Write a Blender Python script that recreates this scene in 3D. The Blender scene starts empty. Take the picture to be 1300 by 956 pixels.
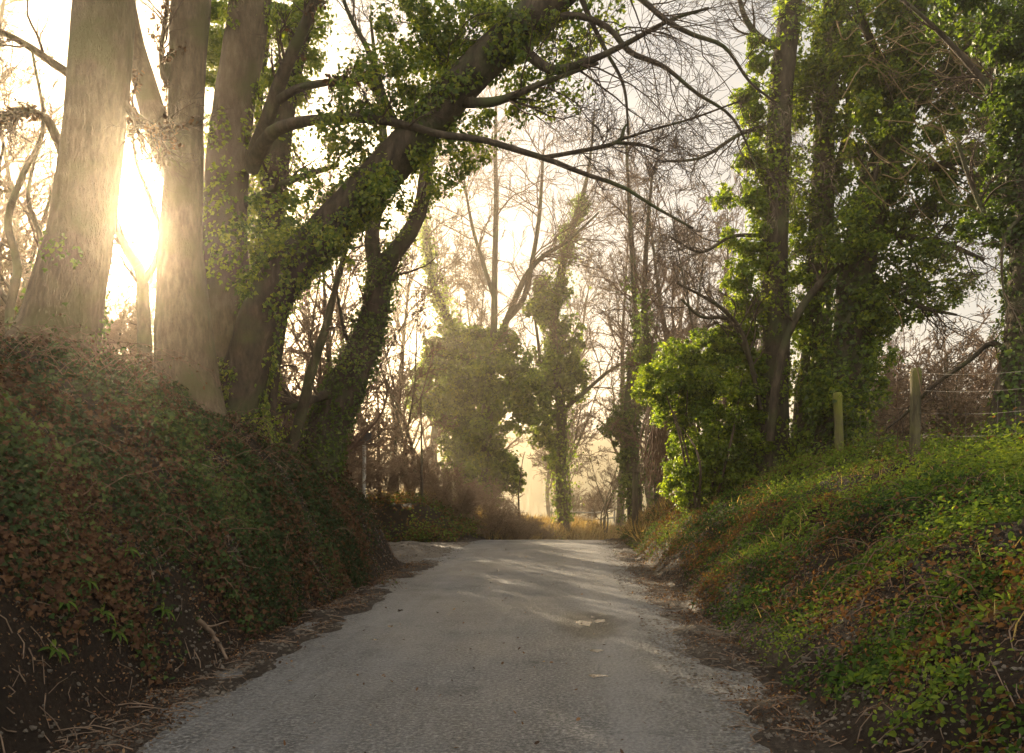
import bpy, math
import numpy as np
from mathutils import Vector

RNG = np.random.default_rng(7)
SC = bpy.context.scene
COL = SC.collection
EYE = 1.6
RAD = math.radians

# ------------------------------------------------------------------ helpers
def at(px, py, Y):
    return np.array([(px - 650.0) / 1000.0 * Y, Y, EYE + (615.0 - py) / 1000.0 * Y])

def sstep(a, b, x):
    t = np.clip((x - a) / (b - a), 0, 1)
    return t * t * (3 - 2 * t)

def unit(v):
    return v / np.maximum(np.linalg.norm(v, axis=-1, keepdims=True), 1e-9)

def _h(ix, iy, iz):
    n = (ix * 374761393 + iy * 668265263 + iz * 2147483647 * 3 + 1274126177) & 0xFFFFFFFF
    n = ((n ^ (n >> 13)) * 1274126177) & 0xFFFFFFFF
    n = (n ^ (n >> 16)) & 0xFFFFFFFF
    n = (n * 2654435761) & 0xFFFFFFFF
    n = n ^ (n >> 15)
    return (n & 0xFFFF) / 65535.0

def vnoise(x, y, z=None):
    x = np.asarray(x, float); y = np.asarray(y, float)
    z = np.zeros_like(x) if z is None else np.asarray(z, float)
    fx, fy, fz = np.floor(x), np.floor(y), np.floor(z)
    ix, iy, iz = fx.astype(np.int64), fy.astype(np.int64), fz.astype(np.int64)
    tx, ty, tz = x - fx, y - fy, z - fz
    tx = tx * tx * (3 - 2 * tx); ty = ty * ty * (3 - 2 * ty); tz = tz * tz * (3 - 2 * tz)
    r = 0
    for dx in (0, 1):
        wx = tx if dx else 1 - tx
        for dy in (0, 1):
            wy = ty if dy else 1 - ty
            for dz in (0, 1):
                wz = tz if dz else 1 - tz
                r = r + wx * wy * wz * _h(ix + dx, iy + dy, iz + dz)
    return r

def fbm(x, y, z=None, o=4):
    s, a, t, f = 0, 1.0, 0, 1.0
    for i in range(o):
        s = s + a * vnoise(x * f + 17.3 * i, y * f - 9.1 * i, None if z is None else z * f + 4.7 * i)
        t += a; a *= .5; f *= 2.03
    return s / t

class MB:
    """collects vertices and polygons and links them as one mesh object"""
    def __init__(s):
        s.v = []; s.f = []; s.t = []; s.n = 0; s.uv = None
    def add(s, v, faces, tint=None):
        v = np.asarray(v, float).reshape(-1, 3)
        for f in faces:
            f = np.asarray(f, np.int64)
            if len(f): s.f.append(f + s.n)
        s.v.append(v); s.n += len(v)
        s.t.append(np.full(len(v), .5) if tint is None else np.asarray(tint, float).reshape(-1))
    def mesh(s, name, off=(0, 0, 0), smooth=True):
        me = bpy.data.meshes.new(name)
        v = np.concatenate(s.v) - np.asarray(off, float)
        li = np.concatenate([f.reshape(-1) for f in s.f])
        lt = np.concatenate([np.full(len(f), f.shape[1]) for f in s.f])
        ls = np.concatenate([[0], np.cumsum(lt)[:-1]])
        me.vertices.add(len(v)); me.vertices.foreach_set('co', v.astype(np.float32).ravel())
        me.loops.add(len(li)); me.loops.foreach_set('vertex_index', li.astype(np.int32))
        me.polygons.add(len(lt)); me.polygons.foreach_set('loop_start', ls.astype(np.int32))
        me.polygons.foreach_set('use_smooth', np.full(len(lt), smooth))
        a = me.attributes.new('tint', 'FLOAT', 'POINT')
        a.data.foreach_set('value', np.concatenate(s.t).astype(np.float32))
        me.update(calc_edges=True)
        return me
    def build(s, name, mat, parent=None, smooth=True):
        if not s.v: return None
        off = (0, 0, 0) if parent is None else world_loc(parent)
        o = bpy.data.objects.new(name, s.mesh(name, off, smooth))
        o.data.materials.append(mat)
        COL.objects.link(o)
        if parent is not None: o.parent = parent
        return o

def world_loc(o):
    v = np.zeros(3)
    while o is not None:
        v += np.array(o.location); o = o.parent
    return v

def tag(o, label=None, cat=None, group=None, kind=None):
    if label: o['label'] = label
    if cat: o['category'] = cat
    if group: o['group'] = group
    if kind: o['kind'] = kind
    return o

def thing(name, loc, label, cat, group=None):
    o = bpy.data.objects.new(name, None)
    o.empty_display_size = .2
    COL.objects.link(o); o.location = [float(c) for c in loc]
    return tag(o, label, cat, group)

def copy_tree(o, parent=None):
    c = o.copy(); COL.objects.link(c)
    if parent is not None: c.parent = parent
    for ch in list(o.children): copy_tree(ch, c)
    return c

# ------------------------------------------------------------------ tubes
def catmull(Q, n):
    Q = np.asarray(Q, float)
    A = np.vstack([2 * Q[0] - Q[1], Q, 2 * Q[-1] - Q[-2]])
    d = np.linalg.norm(np.diff(Q[:, :3], axis=0), axis=1)
    s = np.concatenate([[0], np.cumsum(d)])
    x = np.linspace(0, s[-1], n)
    i = np.clip(np.searchsorted(s, x, side='right') - 1, 0, len(Q) - 2)
    t = ((x - s[i]) / np.maximum(d[i], 1e-9))[:, None]
    p0, p1, p2, p3 = A[i], A[i + 1], A[i + 2], A[i + 3]
    return .5 * (2 * p1 + (p2 - p0) * t + (2 * p0 - 5 * p1 + 4 * p2 - p3) * t ** 2 + (3 * p1 - p0 - 3 * p2 + p3) * t ** 3)

def path(pts, n=40):
    """(px, py, depth, width px) control points -> points and radii"""
    Q = [list(at(a, b, Y)) + [w / 2000.0 * Y] for a, b, Y, w in pts]
    C = catmull(Q, n)
    return C[:, :3], np.maximum(C[:, 3], .003)

def frames(P):
    T = unit(np.gradient(P, axis=-2))
    m = np.abs(unit(P[..., -1, :] - P[..., 0, :]))
    ref = np.zeros_like(m)
    np.put_along_axis(ref, np.argmin(m, axis=-1)[..., None], 1.0, axis=-1)
    N = unit(np.cross(T, ref[..., None, :]))
    return T, N, np.cross(T, N)

def tube_batch(mb, P, R, sides, tint=None):
    if len(P) == 0: return
    N_, k = P.shape[:2]
    T, A, B = frames(P)
    th = np.arange(sides) * 2 * math.pi / sides
    c, s = np.cos(th), np.sin(th)
    V = P[:, :, None, :] + R[:, :, None, None] * (A[:, :, None, :] * c[None, None, :, None] + B[:, :, None, :] * s[None, None, :, None])
    base = (np.arange(N_) * k * sides)[:, None, None]
    i = np.arange(k - 1)[None, :, None] * sides; j = np.arange(sides)[None, None, :]; j2 = (j + 1) % sides
    F = np.stack([base + i + j, base + i + j2, base + i + sides + j2, base + i + sides + j], -1).reshape(-1, 4)
    tt = None if tint is None else np.repeat(tint, k * sides)
    mb.add(V.reshape(-1, 3), [F], tt)

def trunk_tube(mb, P, R, sides=26, rough=.06, flare=0, lobes=5, seed=0):
    k = len(P)
    T, A, B = frames(P[None]); T, A, B = T[0], A[0], B[0]
    s = np.concatenate([[0], np.cumsum(np.linalg.norm(np.diff(P, axis=0), axis=1))])
    th = np.arange(sides) * 2 * math.pi / sides
    c, sn = np.cos(th), np.sin(th)
    S, TH = np.meshgrid(s, th, indexing='ij')
    rr = R[:, None] * (1 + rough * 2 * (fbm(c[None] * 2.2 + seed + 0 * S, sn[None] * 2.2 + 0 * S, S * 1.1, 4) - .5)
                       + rough * .6 * (fbm(c[None] * 7 + seed + 0 * S, sn[None] * 7 + 0 * S, S * 3.0, 2) - .5))
    if flare:
        rr = rr * (1 + flare * np.exp(-S / .55) * (.55 + .45 * np.cos(lobes * TH + seed)))
    V = P[:, None] + rr[..., None] * (A[:, None] * c[None, :, None] + B[:, None] * sn[None, :, None])
    i = np.arange(k - 1)[:, None] * sides; j = np.arange(sides)[None]; j2 = (j + 1) % sides
    F = np.stack([i + j, i + j2, i + sides + j2, i + sides + j], -1).reshape(-1, 4)
    mb.add(V.reshape(-1, 3), [F])

def spawn(P, R, m, t0, t1, length, ang, k, rr=.5, tip=.004, wig=.16, up=.03, rng=RNG, lenfix=None, taper=.5, rmax=9):
    """m side shoots on every polyline of P; returns the new polylines"""
    N_, K = P.shape[:2]
    t = rng.uniform(t0, t1, (N_, m))
    f = t * (K - 1); i = np.minimum(f.astype(int), K - 2); w = (f - i)[..., None]
    r = np.arange(N_)[:, None]
    p = P[r, i] * (1 - w) + P[r, i + 1] * w
    T = unit(P[r, i + 1] - P[r, i])
    rad = (R[r, i] * (1 - w[..., 0]) + R[r, i + 1] * w[..., 0])
    L = np.linalg.norm(np.diff(P, axis=1), axis=2).sum(1)[:, None]
    ln = (L * length if lenfix is None else lenfix) * (1 - taper * t) * rng.uniform(.55, 1.3, (N_, m))
    q = rng.normal(size=(N_, m, 3)); q = unit(q - T * (q * T).sum(-1, keepdims=True))
    a = rng.uniform(ang[0], ang[1], (N_, m))[..., None]
    d = T * np.cos(a) + q * np.sin(a)
    p = p.reshape(-1, 3); d = d.reshape(-1, 3); ln = ln.reshape(-1, 1); rad = rad.reshape(-1)
    out = [p]; st = ln / (k - 1)
    curl = rng.normal(size=d.shape) * wig * .6
    for _ in range(k - 1):
        out.append(out[-1] + d * st)
        d = unit(d + rng.normal(size=d.shape) * wig + curl + np.array([0, 0, up]))
    Pn = np.stack(out, 1)
    r0 = np.minimum(np.maximum(rad * rr, tip * 1.25), rmax)
    Rn = r0[:, None] + (tip - r0)[:, None] * np.linspace(0, 1, k)[None] ** .8
    return Pn, Rn

# ------------------------------------------------------------------ leaves
def leaf_tmpl(kind):
    if kind == 'ivy':
        v = [(0, 0, 0), (-.30, -.02, .05), (-.54, .30, .10), (-.26, .48, .06), (0, 1, -.10), (.26, .48, .06), (.54, .30, .10), (.30, -.02, .05)]
        return np.array(v, float), [np.array([[0, 4, 3, 2, 1], [4, 0, 7, 6, 5]])]
    if kind == 'oval':
        v = [(0, 0, 0), (-.28, .30, .12), (-.24, .70, .10), (0, 1, .0), (.24, .70, .10), (.28, .30, .12)]
        return np.array(v, float), [np.array([[0, 3, 2, 1], [3, 0, 5, 4]])]
    if kind == 'curl':
        v = [(0, 0, 0), (-.26, .30, .24), (-.20, .72, .34), (0, 1, .28), (.24, .70, .16), (.30, .32, .05)]
        return np.array(v, float), [np.array([[0, 3, 2, 1], [3, 0, 5, 4]])]
    if kind == 'rhomb':
        v = [(0, 0, 0), (-.42, .42, .1), (0, 1, 0), (.42, .42, .1)]
        return np.array(v, float), [np.array([[0, 2, 1], [2, 0, 3]])]
    if kind == 'blade':
        v = [(-.035, 0, 0), (.035, 0, 0), (.03, .45, .06), (-.03, .45, .06), (.0, 1, .30)]
        return np.array(v, float), [np.array([[0, 1, 2, 3]]), np.array([[3, 2, 4]])]

def leaves(mb, pos, nrm, size, tint, kind='ivy', hang=.5, tip=None, rng=RNG):
    n = len(pos)
    if n == 0: return
    tv, tf = leaf_tmpl(kind)
    nr = unit(nrm)
    d = rng.normal(size=(n, 3)) * .7
    d = d + (np.array([0, 0, -1.0]) * hang if tip is None else tip)
    t = unit(d - nr * (d * nr).sum(1, keepdims=True))
    b = np.cross(t, nr)
    size = np.broadcast_to(size, (n,))
    sx = size * rng.uniform(.8, 1.15, n); sz = size * rng.uniform(.3, 1.9, n)
    V = pos[:, None] + (b[:, None] * (tv[None, :, 0:1] * sx[:, None, None]) + t[:, None] * (tv[None, :, 1:2] * size[:, None, None])
                        + nr[:, None] * (tv[None, :, 2:3] * sz[:, None, None]))
    m = len(tv)
    off = (np.arange(n) * m)[:, None, None]
    mb.add(V.reshape(-1, 3), [(f[None] + off).reshape(-1, f.shape[1]) for f in tf], np.repeat(tint, m))

def sph(n, rng=RNG):
    return unit(rng.normal(size=(n, 3)))

def blob(mb, c, rad, n, size, tint=(.2, .8), nsub=14, kind='ivy', rng=RNG, outward=.7, upw=.45, loose=.5, subs=(.16, .42), spread=.85, vary=.15):
    """a mass of leaves made of many small uneven clumps"""
    c = np.asarray(c, float); rad = np.asarray(rad, float)
    sc = c + sph(nsub, rng) * (rng.uniform(.15, 1, (nsub, 1)) ** .5) * rad * spread
    sr = rad.mean() * rng.uniform(subs[0], subs[1], nsub)
    i = rng.integers(0, nsub, n)
    d = sph(n, rng)
    r = sr[i] * (rng.uniform(.35, 1.0, n) + loose * np.abs(rng.normal(size=n)) * .5)
    pos = sc[i] + d * r[:, None] * np.array([1, 1, .9])
    nr = d * outward + np.array([0, 0, upw]) + rng.normal(size=(n, 3)) * .45
    tb = rng.uniform(-vary, vary, nsub)
    tt = np.clip(rng.uniform(tint[0], tint[1], n) + tb[i], 0, 1)
    leaves(mb, pos, nr, size * rng.uniform(.6, 1.25, n), tt, kind, rng=rng)

def ivy_path(mb, P, R, n, thick, size, tint=(.2, .8), kind='ivy', rng=RNG, clump=.42, s0=0, s1=1, freq=1.6):
    """ivy wrapped round a stem, thicker in some places than in others"""
    K = len(P)
    f = rng.uniform(s0, s1, n * 2) * (K - 1)
    i = np.minimum(f.astype(int), K - 2); w = (f - i)[:, None]
    p = P[i] * (1 - w) + P[i + 1] * w
    r = R[i] * (1 - w[:, 0]) + R[i + 1] * w[:, 0]
    T, A, B = frames(P[None]); A, B = A[0][i], B[0][i]
    th = rng.uniform(0, 2 * math.pi, len(f))
    d = A * np.cos(th)[:, None] + B * np.sin(th)[:, None]
    q = p + d * (r + .3)[:, None]
    nz = fbm(q[:, 0] * freq, q[:, 1] * freq, q[:, 2] * freq, 3)
    ok = nz > clump
    ex = np.clip((nz - clump) / .3, 0, 1)
    e = np.abs(rng.normal(size=len(f))) * thick * (.25 + ex)
    pos = p + d * (r * 1.02 + e)[:, None] + rng.normal(size=p.shape) * .02
    nr = d * .9 + np.array([0, 0, .35]) + rng.normal(size=p.shape) * .4
    idx = np.nonzero(ok)[0][:n]
    tt = np.clip(rng.uniform(tint[0], tint[1], len(idx)) + (nz[idx] - .5) * .8, 0, 1)
    leaves(mb, pos[idx], nr[idx], size * rng.uniform(.6, 1.25, len(idx)), tt, kind, rng=rng)

# ------------------------------------------------------------------ materials
def new_mat(name):
    m = bpy.data.materials.new(name); m.use_nodes = True
    nt = m.node_tree; nt.nodes.clear()
    out = nt.nodes.new('ShaderNodeOutputMaterial')
    return m, nt, out

def N(nt, typ, **kw):
    n = nt.nodes.new(typ)
    for k, v in kw.items():
        if k in n.inputs: n.inputs[k].default_value = v
        else: setattr(n, k, v)
    return n

def ramp(nt, stops, interp='LINEAR'):
    n = nt.nodes.new('ShaderNodeValToRGB'); cr = n.color_ramp; cr.interpolation = interp
    while len(cr.elements) < len(stops): cr.elements.new(.5)
    for e, (p, c) in zip(cr.elements, stops):
        e.position = p; e.color = (c[0], c[1], c[2], 1)
    return n

def mat_leaf(name, stops, trans=.42, rough=.5, spec=.35, tcol=1.6):
    m, nt, out = new_mat(name)
    at_ = N(nt, 'ShaderNodeAttribute', attribute_name='tint')
    cr = ramp(nt, stops); nt.links.new(at_.outputs['Fac'], cr.inputs[0])
    p = N(nt, 'ShaderNodeBsdfPrincipled', Roughness=rough)
    p.inputs['Specular IOR Level'].default_value = spec
    nt.links.new(cr.outputs[0], p.inputs['Base Color'])
    tr = nt.nodes.new('ShaderNodeBsdfTranslucent')
    mu = N(nt, 'ShaderNodeMix', data_type='RGBA', blend_type='MULTIPLY')
    mu.inputs['Factor'].default_value = 1
    nt.links.new(cr.outputs[0], mu.inputs['A']); mu.inputs['B'].default_value = (tcol * 1.15, tcol * 1.1, tcol * .55, 1)
    nt.links.new(mu.outputs['Result'], tr.inputs['Color'])
    mx = N(nt, 'ShaderNodeMixShader'); mx.inputs[0].default_value = trans
    nt.links.new(p.outputs[0], mx.inputs[1]); nt.links.new(tr.outputs[0], mx.inputs[2])
    nt.links.new(mx.outputs[0], out.inputs['Surface'])
    return m

def mat_bark(name, c1, c2, c3, scale=6, stretch=.35, bump=.5, rough=.85, moss=None):
    m, nt, out = new_mat(name)
    tc = N(nt, 'ShaderNodeTexCoord')
    mp = N(nt, 'ShaderNodeMapping'); mp.inputs['Scale'].default_value = (1, 1, stretch)
    nt.links.new(tc.outputs['Object'], mp.inputs[0])
    n1 = N(nt, 'ShaderNodeTexNoise', Scale=scale, Detail=8.0, Roughness=.65)
    n2 = N(nt, 'ShaderNodeTexNoise', Scale=scale * 6, Detail=5.0)
    n3 = N(nt, 'ShaderNodeTexNoise', Scale=1.7, Detail=5.0)
    for n in (n1, n2): nt.links.new(mp.outputs[0], n.inputs['Vector'])
    nt.links.new(tc.outputs['Object'], n3.inputs['Vector'])
    r1 = ramp(nt, [(.34, c1), (.51, c2), (.68, c3)]); nt.links.new(n1.outputs['Fac'], r1.inputs[0])
    col = r1.outputs[0]
    if moss:
        r3 = ramp(nt, [(.48, (0, 0, 0)), (.66, (1, 1, 1))]); nt.links.new(n3.outputs['Fac'], r3.inputs[0])
        mx = N(nt, 'ShaderNodeMix', data_type='RGBA')
        nt.links.new(r3.outputs[0], mx.inputs['Factor']); nt.links.new(col, mx.inputs['A'])
        mx.inputs['B'].default_value = (*moss, 1); col = mx.outputs['Result']
    p = N(nt, 'ShaderNodeBsdfPrincipled', Roughness=rough)
    p.inputs['Specular IOR Level'].default_value = .2
    nt.links.new(col, p.inputs['Base Color'])
    ad = N(nt, 'ShaderNodeMath', operation='ADD'); nt.links.new(n1.outputs['Fac'], ad.inputs[0])
    ml = N(nt, 'ShaderNodeMath', operation='MULTIPLY'); ml.inputs[1].default_value = .4
    nt.links.new(n2.outputs['Fac'], ml.inputs[0]); nt.links.new(ml.outputs[0], ad.inputs[1])
    bp = N(nt, 'ShaderNodeBump', Strength=bump, Distance=.03); nt.links.new(ad.outputs[0], bp.inputs['Height'])
    nt.links.new(bp.outputs[0], p.inputs['Normal'])
    nt.links.new(p.outputs[0], out.inputs['Surface'])
    return m

def mat_plain(name, col, rough=.8, spec=.3):
    m, nt, out = new_mat(name)
    tc = N(nt, 'ShaderNodeTexCoord')
    n = N(nt, 'ShaderNodeTexNoise', Scale=9.0, Detail=6.0); nt.links.new(tc.outputs['Object'], n.inputs['Vector'])
    r = ramp(nt, [(.3, [c * .6 for c in col]), (.7, [min(1, c * 1.3) for c in col])]); nt.links.new(n.outputs['Fac'], r.inputs[0])
    p = N(nt, 'ShaderNodeBsdfPrincipled', Roughness=rough); p.inputs['Specular IOR Level'].default_value = spec
    nt.links.new(r.outputs[0], p.inputs['Base Color']); nt.links.new(p.outputs[0], out.inputs['Surface'])
    return m

def mat_soil(name, a, b, c, sc=3.0, bump=.8, rough=(.65, .95)):
    m, nt, out = new_mat(name)
    tc = N(nt, 'ShaderNodeTexCoord')
    n1 = N(nt, 'ShaderNodeTexNoise', Scale=sc, Detail=10.0, Roughness=.68)
    n2 = N(nt, 'ShaderNodeTexNoise', Scale=sc * 9, Detail=8.0, Roughness=.8)
    for n in (n1, n2): nt.links.new(tc.outputs['Object'], n.inputs['Vector'])
    ad = N(nt, 'ShaderNodeMath', operation='MULTIPLY_ADD'); ad.inputs[1].default_value = .62
    nt.links.new(n2.outputs['Fac'], ad.inputs[0])
    hf = N(nt, 'ShaderNodeMath', operation='MULTIPLY'); hf.inputs[1].default_value = .38
    nt.links.new(n1.outputs['Fac'], hf.inputs[0]); nt.links.new(hf.outputs[0], ad.inputs[2])
    r = ramp(nt, [(.36, a), (.5, b), (.66, c)]); nt.links.new(ad.outputs[0], r.inputs[0])
    p = N(nt, 'ShaderNodeBsdfPrincipled'); p.inputs['Specular IOR Level'].default_value = .15
    rr = ramp(nt, [(.35, [rough[0]] * 3), (.6, [rough[1]] * 3)]); nt.links.new(n1.outputs['Fac'], rr.inputs[0])
    nt.links.new(rr.outputs[0], p.inputs['Roughness'])
    nt.links.new(r.outputs[0], p.inputs['Base Color'])
    bp = N(nt, 'ShaderNodeBump', Strength=bump, Distance=.12); nt.links.new(ad.outputs[0], bp.inputs['Height'])
    nt.links.new(bp.outputs[0], p.inputs['Normal']); nt.links.new(p.outputs[0], out.inputs['Surface'])
    return m

M = {}
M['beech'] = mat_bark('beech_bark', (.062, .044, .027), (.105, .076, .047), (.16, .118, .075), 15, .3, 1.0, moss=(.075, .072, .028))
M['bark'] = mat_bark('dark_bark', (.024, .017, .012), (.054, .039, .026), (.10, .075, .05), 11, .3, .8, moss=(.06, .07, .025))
M['twig'] = mat_plain('twig_bark', (.075, .05, .034), .8, .2)
M['brown_twig'] = mat_plain('brown_twig', (.13, .075, .048), .8, .2)
M['bramble_twig'] = mat_plain('brown_bramble_twig', (.23, .15, .092), .8, .2)
M['vine'] = mat_plain('pale_vine_bark', (.22, .15, .075), .8, .2)
M['stick'] = mat_plain('dead_wood', (.16, .11, .075), .85, .2)
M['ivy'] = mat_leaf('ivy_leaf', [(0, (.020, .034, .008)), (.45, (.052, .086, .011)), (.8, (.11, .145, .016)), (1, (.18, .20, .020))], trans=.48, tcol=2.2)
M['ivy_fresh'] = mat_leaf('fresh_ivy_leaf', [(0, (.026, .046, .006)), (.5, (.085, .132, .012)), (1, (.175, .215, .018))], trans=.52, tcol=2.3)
M['dead_leaf'] = mat_leaf('dead_leaf', [(0, (.035, .019, .012)), (.5, (.085, .046, .028)), (.85, (.18, .09, .045)), (1, (.28, .18, .10))], trans=.42, rough=.7, spec=.2, tcol=1.3)
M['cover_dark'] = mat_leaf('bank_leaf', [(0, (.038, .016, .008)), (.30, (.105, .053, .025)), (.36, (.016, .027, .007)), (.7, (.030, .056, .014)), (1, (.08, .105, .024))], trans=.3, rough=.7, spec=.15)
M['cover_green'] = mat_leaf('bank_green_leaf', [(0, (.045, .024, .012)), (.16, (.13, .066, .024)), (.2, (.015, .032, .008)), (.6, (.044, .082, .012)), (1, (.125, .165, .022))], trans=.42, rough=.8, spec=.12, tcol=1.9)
M['straw'] = mat_leaf('dry_grass', [(0, (.16, .10, .04)), (.6, (.30, .20, .085)), (1, (.42, .32, .15))], trans=.4, rough=.7, spec=.15, tcol=1.2)
M['bracken'] = mat_leaf('dead_bracken', [(0, (.06, .026, .012)), (.6, (.15, .068, .026)), (1, (.26, .14, .055))], trans=.3, rough=.75, spec=.1, tcol=1.2)
M['soil'] = mat_soil('bank_soil', (.010, .0065, .0045), (.022, .0145, .0095), (.052, .035, .023))
M['mud'] = mat_soil('wet_mud', (.012, .009, .007), (.030, .022, .016), (.085, .066, .05), 2.2, .7, (.35, .8))
M['track'] = mat_soil('pale_track_mud', (.05, .04, .031), (.125, .105, .083), (.25, .215, .175), 2.0, .7, (.4, .85))
M['field'] = mat_soil('field_grass', (.035, .045, .016), (.07, .075, .03), (.13, .11, .05), .35, .3)
M['post'] = mat_bark('weathered_wood', (.04, .033, .02), (.10, .085, .045), (.17, .145, .075), 16, .10, 1.0, moss=(.15, .15, .025))
M['wire'] = mat_plain('galvanised_wire', (.10, .09, .08), .6, .3)
M['pale_post'] = mat_plain('pale_painted_post', (.42, .38, .32), .6, .3)
M['dark_box'] = mat_plain('dark_painted_sheet', (.05, .05, .05), .5, .4)

# road surface: worn chippings, dusty wheel lines, wet patches
def mat_road():
    m, nt, out = new_mat('worn_asphalt')
    uv = N(nt, 'ShaderNodeUVMap', uv_map='lane')
    tc = N(nt, 'ShaderNodeTexCoord')
    sp = N(nt, 'ShaderNodeSeparateXYZ'); nt.links.new(uv.outputs[0], sp.inputs[0])
    def noise(scale, detail=6, rough=.6, vec=None):
        n = N(nt, 'ShaderNodeTexNoise', Scale=float(scale), Detail=float(detail), Roughness=rough)
        nt.links.new(vec if vec is not None else tc.outputs['Object'], n.inputs['Vector']); return n.outputs['Fac']
    mp = N(nt, 'ShaderNodeMapping'); mp.inputs['Scale'].default_value = (2.2, .35, 1)
    nt.links.new(uv.outputs[0], mp.inputs[0])
    streak = noise(1.3, 7, .65, mp.outputs[0])
    wob = noise(.7, 3)
    ma = N(nt, 'ShaderNodeMath', operation='MULTIPLY_ADD'); ma.inputs[1].default_value = .5
    nt.links.new(wob, ma.inputs[0]); nt.links.new(sp.outputs[0], ma.inputs[2])
    mr = N(nt, 'ShaderNodeMapRange'); mr.inputs['From Min'].default_value = -2.65; mr.inputs['From Max'].default_value = 1.75
    nt.links.new(ma.outputs[0], mr.inputs['Value'])
    # dust film across the lane: kerbside left, left wheel line, crown, right wheel line, gravelly edge
    dust = ramp(nt, [(0, (.25,) * 3), (.12, (.7,) * 3), (.2, (.95,) * 3), (.34, (.5,) * 3), (.5, (.42,) * 3), (.6, (.22,) * 3), (.67, (.20,) * 3), (.745, (1.0,) * 3), (.85, (.95,) * 3), (.895, (.30,) * 3), (1, (.2,) * 3)])
    nt.links.new(mr.outputs[0], dust.inputs[0])
    chip = N(nt, 'ShaderNodeTexVoronoi', Scale=34.0); nt.links.new(tc.outputs['Object'], chip.inputs['Vector'])
    chipn = noise(34, 6, .85)
    big = noise(.55, 6, .65)
    d1 = N(nt, 'ShaderNodeMath', operation='MULTIPLY'); nt.links.new(dust.outputs[0], d1.inputs[0])
    s2 = ramp(nt, [(.36, (.15,) * 3), (.62, (1.3,) * 3)]); nt.links.new(streak, s2.inputs[0]); nt.links.new(s2.outputs[0], d1.inputs[1])
    base = ramp(nt, [(.40, (.010, .010, .010)), (.5, (.048, .047, .045)), (.585, (.25, .243, .232))]); nt.links.new(chipn, base.inputs[0])
    vcol = N(nt, 'ShaderNodeMix', data_type='RGBA', blend_type='MULTIPLY'); vcol.inputs['Factor'].default_value = .75
    vr = ramp(nt, [(0, (.55, .55, .55)), (1, (1.25, 1.22, 1.18))]); nt.links.new(chip.outputs['Color'], vr.inputs[0])
    nt.links.new(base.outputs[0], vcol.inputs['A']); nt.links.new(vr.outputs[0], vcol.inputs['B'])
    mx = N(nt, 'ShaderNodeMix', data_type='RGBA'); nt.links.new(d1.outputs[0], mx.inputs['Factor'])
    nt.links.new(vcol.outputs['Result'], mx.inputs['A'])
    dcol = N(nt, 'ShaderNodeMix', data_type='RGBA', blend_type='MULTIPLY'); dcol.inputs['Factor'].default_value = .6
    dcol.inputs['A'].default_value = (.145, .14, .134, 1); 
    vr2 = ramp(nt, [(.41, (.35,) * 3), (.58, (1.3,) * 3)]); nt.links.new(chipn, vr2.inputs[0]); nt.links.new(vr2.outputs[0], dcol.inputs['B'])
    nt.links.new(dcol.outputs['Result'], mx.inputs['B'])
    # damp stain round the puddle, mud trodden in from the sides, scattered dark patches
    vs_ = N(nt, 'ShaderNodeVectorMath', operation='SUBTRACT'); nt.links.new(uv.outputs[0], vs_.inputs[0]); vs_.inputs[1].default_value = (.32, 9.05, 0)
    vm = N(nt, 'ShaderNodeVectorMath', operation='MULTIPLY'); nt.links.new(vs_.outputs[0], vm.inputs[0]); vm.inputs[1].default_value = (1.0, .42, 1)
    vl = N(nt, 'ShaderNodeVectorMath', operation='LENGTH'); nt.links.new(vm.outputs[0], vl.inputs[0])
    dn = N(nt, 'ShaderNodeMath', operation='MULTIPLY_ADD'); dn.inputs[1].default_value = .55; nt.links.new(noise(4.5, 5, .7), dn.inputs[0]); nt.links.new(vl.outputs['Value'], dn.inputs[2])
    st = ramp(nt, [(.52, (1,) * 3), (.74, (0,) * 3)]); nt.links.new(dn.outputs[0], st.inputs[0])
    pt = ramp(nt, [(.60, (0,) * 3), (.70, (.75,) * 3)]); nt.links.new(noise(1.1, 7, .7), pt.inputs[0])
    sm = N(nt, 'ShaderNodeMath', operation='MAXIMUM'); nt.links.new(st.outputs[0], sm.inputs[0]); nt.links.new(pt.outputs[0], sm.inputs[1])
    wet = N(nt, 'ShaderNodeMix', data_type='RGBA', blend_type='MULTIPLY'); nt.links.new(sm.outputs[0], wet.inputs['Factor'])
    nt.links.new(mx.outputs['Result'], wet.inputs['A']); wet.inputs['B'].default_value = (.11, .105, .10, 1)
    p = N(nt, 'ShaderNodeBsdfPrincipled'); p.inputs['Specular IOR Level'].default_value = .5
    nt.links.new(wet.outputs['Result'], p.inputs['Base Color'])
    rr = ramp(nt, [(.36, (.34,) * 3), (.55, (.52,) * 3), (.7, (.75,) * 3)]); nt.links.new(big, rr.inputs[0])
    rg = N(nt, 'ShaderNodeMath', operation='MULTIPLY_ADD'); rg.inputs[1].default_value = -.08; nt.links.new(sm.outputs[0], rg.inputs[0]); nt.links.new(rr.outputs[0], rg.inputs[2])
    nt.links.new(rg.outputs[0], p.inputs['Roughness'])
    hh = N(nt, 'ShaderNodeMath', operation='ADD'); nt.links.new(chip.outputs['Distance'], hh.inputs[0]); nt.links.new(chipn, hh.inputs[1])
    bp = N(nt, 'ShaderNodeBump', Strength=.7, Distance=.02); nt.links.new(hh.outputs[0], bp.inputs['Height'])
    nt.links.new(bp.outputs[0], p.inputs['Normal']); nt.links.new(p.outputs[0], out.inputs['Surface'])
    return m
M['road'] = mat_road()

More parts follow.
